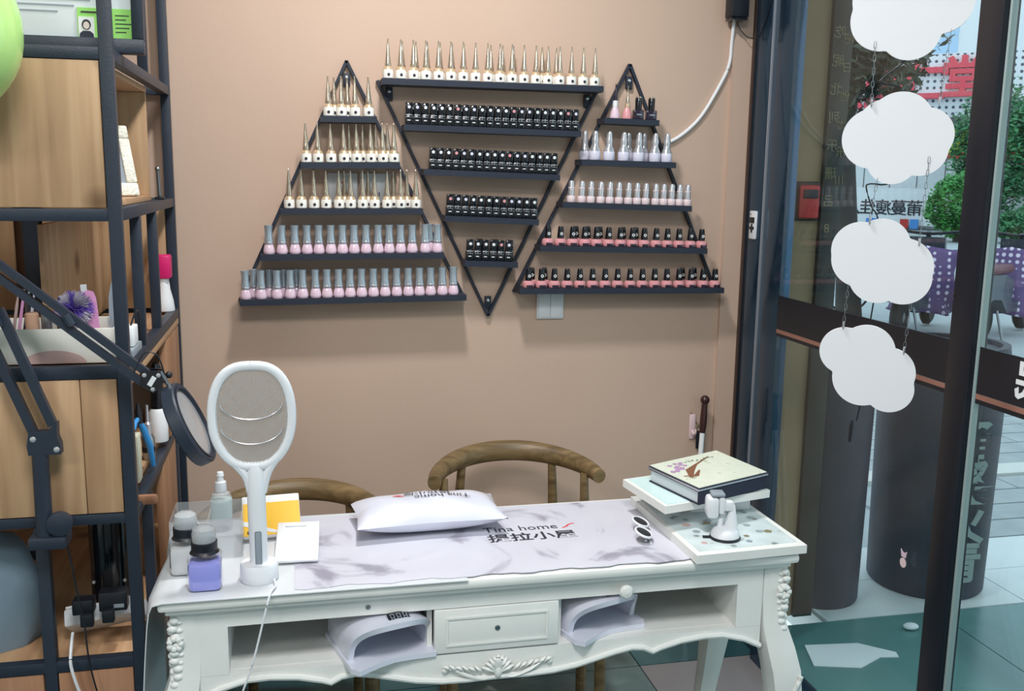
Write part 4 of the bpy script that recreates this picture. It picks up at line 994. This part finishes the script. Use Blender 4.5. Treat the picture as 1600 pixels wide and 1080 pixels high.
# magenta jar at the far end of the side shelf
t = thing('jar', 'white jar with magenta lid on the shelf beside the wall', 'jar', (-.36, 2.80, 1.1285))
MB().lathe([(.026, 0), (.027, .003), (.024, .03), (.017, .06), (.014, .09)], n=20).build('jar_body', 'matte', t)
B(-.022, .022, -.022, .022, .09, .155, .006).build('lid', 'magenta', t)
t = thing('cable_box', 'grey gadget with white connector clutter on the side shelf', 'gadget', (-.3445, 2.135, 1.1285))
B(-.012, .012, -.06, .06, .0, .018, .003).build('housing', 'grey', t)
B(-.010, .010, -.028, .028, .019, .06, .003).build('charger', 'matte', t)
MB().tube(spline([(0, .0, .06), (.006, .04, .085), (.006, .075, .07), (.004, .09, .02)]), .0022, 6).build('lead', 'dark', t)

# side shelf items of the lower box
t = thing('pliers', 'blue handled cutting pliers standing on the lower side shelf', 'pliers', (-.352, 2.235, .8384))
MB().tube([(.016, .05, .0), (.014, .03, .05), (.004, .01, .10), (-.002, 0, .118)], [.006, .0075, .0075, .005], 10).build('handle', 'blue', t)
MB().tube([(-.010, -.03, .105), (-.008, -.02, .118), (-.004, -.006, .124)], [.005, .006, .005], 10).build('handle', 'blue', t)
MB().tube([(0, 0, .112), (-.003, .004, .135), (-.004, .008, .160)], [.006, .008, .0015], 8).build('jaws', 'dark', t)
o = B(-.014, .0, -.02, .02, 0, .105, .002).build('tall_box', mat('cream_box', rgb(214, 212, 190), .6)); o.location = (-.345, 2.17, .8384)
tag(o, 'tall cream cardboard box standing on the lower side shelf', 'box')
t = thing('makeup_bottle', 'black and steel bottle on the lower side shelf behind the magnifier', 'bottle', (-.352, 2.34, .8384))
MB().lathe([(.014, 0), (.015, .003), (.015, .05), (.010, .06)], n=16).build('bottle', 'steel', t)
MB().lathe([(.009, .06), (.009, .085), (.004, .09), (.003, .13)], n=14).build('pump', 'silver', t)
MB().lathe([(.0155, .018), (.0155, .03)], n=16).build('band', 'dark', t)
t = thing('makeup_bottle', 'white bottle with tall black cap on the lower side shelf', 'bottle', (-.350, 2.50, .8384))
MB().lathe([(.022, 0), (.023, .003), (.023, .075), (.016, .085)], n=18).build('bottle', 'matte', t)
MB().lathe([(.0165, .085), (.0165, .15), (.012, .155), (.010, .175), (.014, .185), (.008, .20)], n=16).build('cap', 'blackgloss', t)
# power strip, plugs, device, bag
t = thing('power_strip', 'long white power strip lying tilted on the lower shelf', 'power strip', (-.425, 2.105, .5175))
tl2 = Matrix.Rotation(radians(-9), 4, 'Y') @ Matrix.Rotation(radians(-38), 4, 'X')
B(-.075, .085, -.035, .035, .022, .062, .006).xf(tl2).build('housing', 'plastic', t)
B(-.072, -.045, -.030, .030, .0625, .068, .002).xf(tl2).build('switch_plate', 'matte', t)
t = thing('plug', 'square black plug pushed into the white power strip', 'plug', (-.455, 2.060, .588))
B(-.022, .020, -.012, .022, .0, .032, .003).build('body', 'dark', t)
B(-.004, .022, -.030, -.0125, -.020, .008, .003).build('pin_block', 'dark', t)
t = thing('plug', 'large black adapter plug with rating label in the power strip', 'plug', (-.398, 2.060, .592))
B(-.026, .030, -.012, .022, .0, .042, .003).build('body', 'dark', t)
B(-.018, .006, -.030, -.0125, -.018, .01, .003).build('pin_block', 'dark', t)
B(.004, .024, -.0128, -.0121, .008, .016).build('rating_label', 'grey', t, smooth=False)
t = thing('speaker', 'tall rounded black device standing behind the power strip', 'speaker', (-.435, 2.26, .5005))
MB().lathe([(.040, 0), (.043, .01), (.045, .05), (.044, .22), (.040, .245), (.028, .255), (1e-6, .257)], n=30).build('body', 'blackgloss', t)
for s in (-.8, .8): MB().ball((.046*sin(s), -.046*cos(s), .085), .004).build('indicator', 'plastic', t)
t = thing('cloth_bag', 'grey cloth bag stuffed in the lower part of the shelving unit', 'bag', (-.66, 2.16, .5005))
m = MB(); nz, nn = 14, 24; vs = []; fs = []
for i in range(nz+1):
    z = .29*i/nz; r_ = .105*(1-.18*(i/nz)**2)*(sin(pi*min(1, .25+i/nz*.9))**.25 if i < nz else .55)
    for j in range(nn):
        a = 2*pi*j/nn; q = r_*(1+.05*sin(3*a+z*20)+.03*sin(7*a-z*12)); vs.append((q*cos(a), q*.8*sin(a), z))
for i in range(nz):
    for j in range(nn): q = (j+1) % nn; fs.append((i*nn+j, i*nn+q, (i+1)*nn+q, (i+1)*nn+j))
fs += [tuple(range(nn)), tuple(nz*nn+j for j in range(nn))]
m._add(vs, fs); m.build('bag_body', 'bag', t, ang=80)
MB().tube(spline([(-.05, -.02, .27), (-.05, -.01, .30), (.05, -.01, .30), (.05, -.02, .27)]), .006, 8).build('handle', 'bag', t)
o = MB().tube(spline([(-.474, 2.03, .56), (-.472, 1.992, .53), (-.470, 1.985, .50), (-.455, 1.985, .44), (-.43, 1.985, .38), (-.40, 1.985, .2), (-.36, 1.97, .01), (-.2, 1.97, .005)]), .0032, 6).build('white_cable', 'plastic', loc=(-.474, 2.03, .005))
tag(o, 'white power cord hanging down from the power strip', 'cable')
o = MB().tube(spline([(-.47, 1.985, .84), (-.462, 1.99, .76), (-.45, 1.99, .66), (-.442, 1.99, .60), (-.436, 1.985, .52), (-.425, 1.985, .45), (-.405, 1.985, .36), (-.38, 1.985, .01)]), .0018, 6).build('black_cable', 'dark', loc=(-.47, 1.985, .01))
tag(o, 'thin black cord hanging across the lower shelving unit', 'cable')

# ================================================================== MAGNIFIER LAMP
t = thing('magnifier_lamp', 'black swing-arm magnifier lamp clamped to the shelving unit', 'lamp', (-.487, 1.965, .79))
MB().tube([(-.497, 1.965, .795), (-.495, 1.965, .968)], .0155, 18).build('pole', 'black', t, True)
B(-.525, -.455, 1.945, 2.0045, .775, .80, .004).build('clamp', 'black', t, True)
MB().lathe([(.022, 0), (.024, .004), (.024, .018), (.012, .022)], (-.466, 1.966, .825), 18, 'y').build('clamp_knob', 'black', t, True)
MB().prism([(-.513, .966), (-.455, .966), (-.455, .986), (-.460, 1.0), (-.459, 1.03), (-.478, 1.012), (-.51, 1.012), (-.515, .985)], 1.952, 1.976).build('elbow_bracket', 'black', t, True)
for x, z in ((-.503, .998), (-.462, .976)): MB().lathe([(.006, 0), (.005, .002), (.001, .003)], (x, 1.952, z), 12, 'y').build('rivet', 'silver', t, True)
for a, b in (((-.503, 1.008), (-.585, 1.24)), ((-.468, 1.022), (-.548, 1.25))):
    MB().bar((a[0], 1.964, a[1]), (b[0], 1.964, b[1]), .016, .016).build('lower_arm', 'black', t, True)
for a, b, nm in (((-.60, 1.394), (-.286, 1.125), 1), ((-.605, 1.372), (-.292, 1.103), 2)):
    MB().bar((a[0], 1.935, a[1]), (b[0], 1.935, b[1]), .012, .014).build('upper_arm', 'black', t, True)
MB().prism([(-.62, 1.22), (-.54, 1.22), (-.56, 1.30), (-.58, 1.41), (-.62, 1.41)], 1.943, 1.957).build('shoulder_bracket', 'black', t, True)
MB().tube([(-.425, 1.926, 1.242), (-.415, 1.926, 1.222)], .009, 10).build('cable_clip', 'black', t, True)
hb = MB().prism([(-.294, 1.133), (-.262, 1.131), (-.254, 1.112), (-.262, 1.098), (-.275, 1.088), (-.300, 1.104)], 1.920, 1.928).prism([(-.294, 1.133), (-.262, 1.131), (-.254, 1.112), (-.262, 1.098), (-.275, 1.088), (-.300, 1.104)], 1.942, 1.950).build('head_bracket', 'blackgloss', t, True)
for x, z in ((-.290, 1.124), (-.2645, 1.123), (-.276, 1.096)):
    MB().lathe([(.0045, 0), (.004, .002), (.001, .003)], (x, 1.920, z), 10, 'y').build('rivet', 'silver', hb, True)
MB().box(-.2815, -.2725, 1.9188, 1.9198, 1.102, 1.122).xf(Matrix.Translation((-.277, 0, 1.112)) @ Matrix.Rotation(radians(32), 4, 'Y') @ Matrix.Translation((.277, 0, -1.112))).build('rating_label', 'whitetxt', hb, True, smooth=False)
MB().tube([(-.262, 1.935, 1.128), (-.252, 1.935, 1.105), (-.243, 1.935, 1.095)], .0045, 8).build('head_stem', 'steel', t, True)
MB().ball((-.249, 1.948, 1.118), .007).build('stem_knob', 'dark', t, True)
MB().tube(spline([(-.31, 1.93, 1.128), (-.29, 1.93, 1.165), (-.266, 1.93, 1.16), (-.255, 1.935, 1.12)]), .0016, 6).build('lamp_cord', 'dark', t, True)
# ring head: axis mostly horizontal, facing down towards the table
c0 = Vector((-.2135, 1.93, 1.022)); ax = Vector((.88, -.05, .41)).normalized()
q = Vector((0, 0, 1)).rotation_difference(ax).to_matrix().to_4x4()
RM = Matrix.Translation(c0) @ q
MB().lathe([(.070, -.013), (.083, -.014), (.0855, -.011), (.0855, .010), (.083, .013), (.070, .012), (.070, -.013)], n=48).xf(RM).build('head_ring', 'black', t, True)
MB().lathe([(1e-6, .0115), (.04, .0105), (.0698, .008), (.04, .0), (1e-6, -.002)], n=40).xf(RM).build('lens', mat('magnifier_lens', rgb(165, 165, 168), .12, coat=.5), t, True)
MB().lathe([(.072, .0131), (.076, .0136), (.076, .0146), (.072, .0141), (.072, .0131)], n=48).xf(RM).build('light_ring', 'black', t, True)

# ================================================================== CLOUD PENDANTS
az = radians(33.5); ex = Vector((cos(az), -sin(az), 0)); ez = Vector((0, 0, 1)); ey = Vector((sin(az), cos(az), 0))
PPM = 1511.4/1.985
def cloud(px_, c3, circles, chains, label, top=False):
    t = thing('cloud_pendant', label, 'decoration', c3)
    pts = []
    for i in range(120):
        a = 2*pi*i/120; dx, dy = cos(a), sin(a); best = .01
        for (x, y, r) in circles:
            x = (x-px_[0])/PPM; y = -(y-px_[1])/PPM; r = r/PPM
            b = x*dx+y*dy; disc_ = r*r-(x*x+y*y-b*b)
            if disc_ > 0: best = max(best, b+sqrt(disc_))
        pts.append((best*dx, best*dy))
    MX = Matrix(((ex.x, ey.x, 0, 0), (ex.y, ey.y, 0, 0), (0, 0, 1, 0), (0, 0, 0, 1)))
    MB().prism(pts, -.004, .004).xf(MX).build('board', 'foam', t, ang=25)
    for (xa, ya, xb, yb) in chains:
        A = Vector(((xa-px_[0])/PPM, -.0055, -(ya-px_[1])/PPM)); Bv = Vector(((xb-px_[0])/PPM, -.0055, -(yb-px_[1])/PPM))
        m = MB(); n = max(3, int((Bv-A).length/.012)); d = (Bv-A)/n
        for k in range(n):
            p = A+d*(k+.5); L_ = d*.62; w = Vector((.0022, 0, 0)) if k % 2 else Vector((0, .0022, 0))
            m.tube([p-L_, p-L_*.6+w, p+L_*.6+w, p+L_, p+L_*.6-w, p-L_*.6-w, p-L_], .0006, 4, 1, False)
        ch = m.xf(MX).build('chain', 'steel', t)
        MB().tube([A+d*.2, A+d*1.2], .0022, 6).xf(MX).build('clasp', 'silver', ch)
    return t
cloud((1425, 20), (1.179, 1.75, 1.833), [(1385, 28, 46), (1425, 45, 43), (1462, 5, 47), (1420, -20, 60), (1388, 0, 48)], [(1390, -40, 1390, -150), (1462, -40, 1462, -150)], 'white cloud cut-out, topmost of the hanging string by the glass')
cloud((1402, 215), (1.168, 1.75, 1.596), [(1368, 217, 45), (1405, 195, 47), (1440, 212, 41), (1398, 248, 37), (1435, 232, 40), (1385, 200, 42)], [(1362, 170, 1361, 75), (1456, 168, 1464, 62)], 'white cloud cut-out, second from the top of the hanging string')
cloud((1376, 410), (1.154, 1.75, 1.348), [(1345, 392, 43), (1375, 385, 42), (1408, 416, 44), (1373, 430, 43), (1410, 432, 41), (1348, 405, 45)], [(1428, 382, 1432, 250), (1355, 352, 1362, 283)], 'white cloud cut-out, third from the top of the hanging string')
cloud((1356, 572), (1.142, 1.75, 1.134), [(1320, 550, 37), (1353, 550, 43), (1350, 590, 45), (1387, 580, 40), (1390, 605, 37)], [(1316, 515, 1319, 445), (1407, 548, 1411, 470)], 'white cloud cut-out with dangling cord, lowest of the hanging string')
def cp(x, y, off=.02): # point on the pendant plane
    v = Vector((1.142, 1.75, 1.134))+ex*((x-1356)/PPM)+ez*(-(y-572)/PPM)
    return v+ey*off
pts = [(1425, 80), (1408, 105), (1375, 132), (1372, 140), (1400, 150), (1405, 200), (1390, 283), (1358, 290), (1352, 296), (1360, 325), (1369, 342), (1375, 400), (1360, 500), (1350, 600), (1345, 640), (1340, 665)]
t = thing('hanging_cord', 'black cord running down behind the white cloud cut-outs', 'cord', tuple(cp(1340, 700)))
MB().tube(spline([cp(x+(.0), y) + ex*(-.047*(572-y)/552) for x, y in pts], 4), .0017, 6).build('cord', 'dark', t, True)
MB().tube([cp(1340, 664), cp(1339, 675), cp(1338, 700)], [.002, .0045, .0035], 8).build('connector', 'dark', t, True)

# ================================================================== STREET
# red and white storefront across the street
A0 = Vector((17.46, 30.0, 0)); dv = Vector((.712, -.702, 0)).normalized(); nv = Vector((dv.y, -dv.x, 0))   # nv points to us
def fbox(s0, s1, o0, o1, z0, z1):
    m = MB(); P8 = [A0+dv*s+nv*o+Vector((0, 0, z)) for z in (z0, z1) for s, o in ((s0, o0), (s1, o0), (s1, o1), (s0, o1))]
    return m.hexa(P8)
t = shop = thing('storefront', 'white storefront with perforated sign panel and red letters across the street', 'building', tuple(A0))
fbox(-9, 14, -1.5, 0, 0, 5.4).build('wall', 'bwhite', t, True, smooth=False)
sg = fbox(-8, 13, .002, .25, 3.5, 5.43).build('sign_panel', 'bwhite', t, True, smooth=False)
# perforations: the sheet in front carries the dot pattern
mp = [n for n in M['perf'].node_tree.nodes if n.type == 'MAPPING'][0]; mp.inputs['Scale'].default_value = (1, 0, 1); mp.inputs['Location'].default_value = (0, 0, 0)
o = MB().box(-8, 13, -.256, -.252, 3.52, 5.41).build('perforated_sheet', 'perf', t, smooth=False); o.rotation_euler = (0, 0, atan2(dv.y, dv.x))
for i, ch in enumerate('京同仁堂'):
    s_ = (.50, 1.74, 2.90, 4.03)[i]; p = A0+dv*s_+nv*.34+Vector((0, 0, (4.30, 4.36, 4.50, 4.60)[i]))
    text(ch, 1.30, .09, 'signred', frame(tuple(p), dv, (0, 0, 1)), 'letter', t, bold=.035)
fbox(-8, 13, .002, .9, 3.2, 3.46).build('eave', 'eave', t, True, smooth=False)
fbox(-8, 13, .002, .12, 2.42, 3.16).build('lime_sign', 'lime', t, True, smooth=False)
fbox(-8, 13, .002, .2, 2.26, 2.415).build('red_strip', 'redstrip', t, True, smooth=False)
for i in range(8):
    s0 = -1.2+i*.82
    fbox(s0, s0+.80, .002, .08, .05, 2.2).build('door_panel', 'bwhite', t, True, smooth=False)
    fbox(s0+.80, s0+.82, .002, .10, .05, 2.2).build('mullion', 'eave', t, True, smooth=False)
ad = fbox(.9, 3.6, .30, .36, .12, 1.30).build('hoarding', 'bwhite', t, True, smooth=False)
for i, ch in enumerate('人佳瘦蔓莆'):
    p = A0+dv*(1.02+i*.48)+nv*.37+Vector((0, 0, .64))
    text(ch, .52, .004, 'ink', frame(tuple(p), dv, (0, 0, 1)), 'lettering', ad, True, bold=.006)
for s0, s1, z0, z1, m_ in ((1.5, 1.85, .05, .30, 'bluesign'), (2.55, 2.8, -.0, .3, 'redbox'), (2.85, 3.1, .0, .3, 'bluesign')):
    fbox(s0, s1, .40, .44, z0+.02, z1+.02).build('notice', m_, ad, True, smooth=False)
fbox(.62, .82, .3, .36, .95, 1.25).build('notice', 'redbox', t, True, smooth=False)
# office block behind with blue glazing
t = thing('office_block', 'tall pale blue glazed office block rising behind the storefront', 'building', (27, 50, 0))
D0 = Vector((15, 52, 0)); dd = Vector((.94, -.34, 0)).normalized(); dn = Vector((dd.y, -dd.x, 0))
def gbox(s0, s1, o0, o1, z0, z1): return MB().hexa([D0+dd*s+dn*o+Vector((0, 0, z)) for z in (z0, z1) for s, o in ((s0, o0), (s1, o0), (s1, o1), (s0, o1))])
gbox(0, 34, -8, 0, 0, 22).build('wall', 'bwhite', t, True, smooth=False)
for i in range(19):
    for j in range(8):
        if i in (11, 12): continue
        gbox(.3+i*1.75, .3+i*1.75+1.7, .002, .05, 5.5+j*1.7, 5.5+j*1.7+1.65).build('window_pane', 'bglass', t, True, smooth=False)
# foliage helper
def foliage(parent, name, c, rx, ry, rz, n, size, m_, seed, shell=.45):
    r = random.Random(seed); m = MB()
    for i in range(n):
        a = r.uniform(0, 2*pi); b = math.acos(r.uniform(-1, 1)); q = (shell+(1-shell)*r.random())*(1+.12*sin(3*a+seed)*sin(4*b)+.08*sin(9*a))
        p = Vector((c[0]+rx*q*sin(b)*cos(a), c[1]+ry*q*sin(b)*sin(a), c[2]+rz*q*cos(b)))
        u = Vector((r.uniform(-1, 1), r.uniform(-1, 1), r.uniform(-1, 1))).normalized(); v = u.orthogonal().normalized()
        s_ = size*r.uniform(.6, 1.3)
        m._add([p-u*s_, p+v*s_*.45, p+u*s_, p-v*s_*.45], [(0, 1, 2, 3)])
    o = m.build(name, m_, parent, True, smooth=False); o['kind'] = 'stuff'; return o
t = thing('round_bush', 'clipped round green bush in front of the white storefront', 'bush', (16.6, 22, 0))
foliage(t, 'foliage', (16.62, 22, .92), .78, .7, .78, 5000, .075, 'leafb', 1, .8)
MB().tube([(16.62, 22, -.012), (16.62, 22, .5)], .08, 8).build('stem', 'bark', t, True)
t = thing('street_tree', 'leafy green tree beside the round bush across the street', 'tree', (19.7, 24.6, 0))
foliage(t, 'foliage', (19.65, 24.6, 2.4), 1.35, 1.1, 1.9, 9000, .09, 'leafm', 2, .55)
MB().tube([(19.7, 24.6, -.012), (19.65, 24.6, 1.4)], [.12, .09], 10).build('trunk', 'bark', t, True)
t = thing('street_tree', 'tall leafy green tree standing beyond the dark post', 'tree', (22.8, 24.6, 0))
foliage(t, 'foliage', (22.7, 24.6, 2.3), 1.5, 1.2, 1.95, 8000, .09, 'leafm', 3, .55)
MB().tube([(22.8, 24.6, -.012), (22.7, 24.6, 1.3)], [.12, .09], 10).build('trunk', 'bark', t, True)
t = thing('low_hedge', 'low trimmed green hedge along the far pavement', 'hedge', (18.9, 21.4, 0))
foliage(t, 'foliage', (18.9, 21.4, .45), 1.6, .5, .5, 6000, .07, 'leafm', 4, .75)
MB().tube([(18.2, 21.4, -.012), (18.2, 21.4, .3)], .04, 6).build('stem', 'bark', t, True)
for x, h in ((17.55, 1.42), (18.12, 1.35)):
    t = thing('garden_statue', 'orange-red figure ornament standing in the greenery across the street', 'statue', (x, 20.5, 0), 0, 'orange figure ornaments')
    MB().lathe([(.12, -.012), (.11, .5), (.06, .55)], n=12).build('pedestal', 'bark', t)
    MB().lathe([(.08, .55), (.10, .75), (.06, h-.35), (.11, h-.25), (.04, h-.14), (.07, h-.06), (.01, h)], n=12).build('figure', 'bronze', t)
# nearby dark tree
t = thing('street_tree', 'dark-leaved tree with slim trunk standing just outside the shop', 'tree', (5.58, 9.1, 0))
MB().tube([(5.68, 9.1, -.012), (5.60, 9.1, .8), (5.50, 9.1, 1.8), (5.46, 9.1, 2.7), (5.3, 9.1, 3.6)], [.14, .11, .09, .07, .04], 12).build('trunk', 'bark', t, True)
for k in range(7):
    a = k*.9; MB().tube([(5.47, 9.1, 2.3+.12*k), (5.47+.5*cos(a), 9.1+.4*sin(a), 2.6+.15*k), (5.47+.9*cos(a), 9.1+.7*sin(a), 2.75+.2*k)], [.03, .02, .006], 6).build('branch', 'bark', t, True)
foliage(t, 'foliage', (5.40, 9.1, 3.1), 1.05, .9, 1.0, 13000, .065, 'leafd', 6, .15)

# scooters
def scooter(loc, rz, label, cover, body='scoot', seatm='seat', mirrors=True):
    t = thing('scooter', label, 'scooter', loc, rz)
    for x in (0, 1.2):
        w = MB().lathe([(.11, -.045), (.17, -.05), (.205, -.025), (.205, .025), (.17, .05), (.11, .045)], (0, 0, 0), 28, 'y').xf(Matrix.Translation((x, 0, .206))).build('wheel', 'rubber', t)
        MB().lathe([(.03, -.05), (.105, -.03), (.105, .03), (.03, .05)], (0, 0, 0), 20, 'y').xf(Matrix.Translation((x, 0, .206))).build('hub', 'steel', w)
    MB().prism([(-.32, .50), (-.30, .38), (-.1, .42), (.12, .40), (.30, .26), (.85, .24), (.92, .34), (.42, .36), (.42, .58), (.2, .64), (-.2, .66)], -.13, .13).build('body', body, t)
    MB().prism([(.86, .30), (.98, .28), (1.02, .50), (.95, .93), (.88, .95), (.92, .55)], -.18, .18).build('front_shield', body, t)
    MB().prism([(.98, .40), (1.15, .44), (1.36, .36), (1.34, .44), (1.15, .52), (1.02, .62)], -.08, .08).build('fender', body, t)
    B(-.26, .44, -.13, .13, .645, .73, .035).build('saddle', seatm, t)
    MB().tube([(1.19, 0, .2), (1.06, 0, .6), (.93, 0, 1.0)], .025, 10).build('steering_column', 'dark', t)
    MB().tube(spline([(.80, -.34, 1.02), (.88, -.2, 1.0), (.94, 0, .98), (.88, .2, 1.0), (.80, .34, 1.02)]), .016, 8).build('handlebar', 'dark', t)
    for s in ((-1, 1) if mirrors else ()):
        st = MB().tube([(.88, s*.22, 1.0), (.90, s*.27, 1.14)], .006, 6).build('mirror_stalk', 'dark', t)
        MB().ball((.90, s*.28, 1.18), .065, .3, 1, .75).build('mirror', 'bluem' if s > 0 else 'steel', st)
    MB().tube([(.1, -.1, .3), (.15, -.16, 0.0)], .012, 6).build('kick_stand', 'steel', t)
    if cover:
        m = MB(); vs = []; fs = []; nu, nz = 16, 12
        for i in range(nz+1):
            z = .88-.66*i/nz
            for j in range(nu+1):
                a = -pi*.62+pi*1.24*j/nu; r_ = .30+.05*sin(i*.8+j*1.1)*i/nz
                vs.append((.93-.16*i/nz*0-.10-.26*cos(a)*(.6+.4*i/nz), r_*1.05*sin(a), z-.05*abs(sin(a))))
        for i in range(nz):
            for j in range(nu): q = i*(nu+1)+j; fs.append((q, q+1, q+nu+2, q+nu+1))
        m._add(vs, fs); o = m.build('quilt_cover', 'polka', t, ang=80)
        so = o.modifiers.new('s', 'SOLIDIFY'); so.thickness = .03
    return t
scooter((6.42, 8.02, 0), radians(33), 'grey scooter wearing a purple polka dot quilt cover on its front', True)
scooter((5.72, 8.30, 0), radians(42), 'dark scooter with maroon saddle and polka dot quilt beside the other scooter', True, mirrors=False)
# bicycle
t = thing('bicycle', 'teal bicycle with small basket parked by the tree', 'bicycle', (6.62, 9.95, 0), radians(-8))
for x in (-.42, .42):
    w = MB().tube([(x+.27*cos(2*pi*i/32), 0, .285+.27*sin(2*pi*i/32)) for i in range(33)], .014, 6, 1, False, Vector((0, 1, 0))).build('wheel', 'rubber', t)
    for k in range(12):
        a = 2*pi*k/12; MB().tube([(x, 0, .285), (x+.26*cos(a), 0, .285+.26*sin(a))], .003, 4).build('spoke', 'teal', w)
MB().tube([(-.42, 0, .285), (-.05, 0, .26), (.32, 0, .62), (-.15, 0, .60), (-.05, 0, .26)], .016, 8).tube([(-.42, 0, .285), (-.15, 0, .60)], .012, 6).tube([(.42, 0, .285), (.32, 0, .62), (.29, 0, .78)], .014, 8).build('bike_frame', 'teal', t)
MB().tube([(.2, -.22, .8), (.29, 0, .79), (.2, .22, .8)], .011, 6).build('handlebar', 'dark', t)
B(-.26, -.06, -.06, .06, .66, .71, .02).build('saddle', 'dark', t)
MB().box(.40, .62, -.13, .13, .50, .51).box(.40, .41, -.13, .13, .511, .70).box(.61, .62, -.13, .13, .511, .70).box(.411, .609, -.13, -.12, .511, .70).box(.411, .609, .12, .13, .511, .70).build('basket', 'scoot', t, smooth=False)
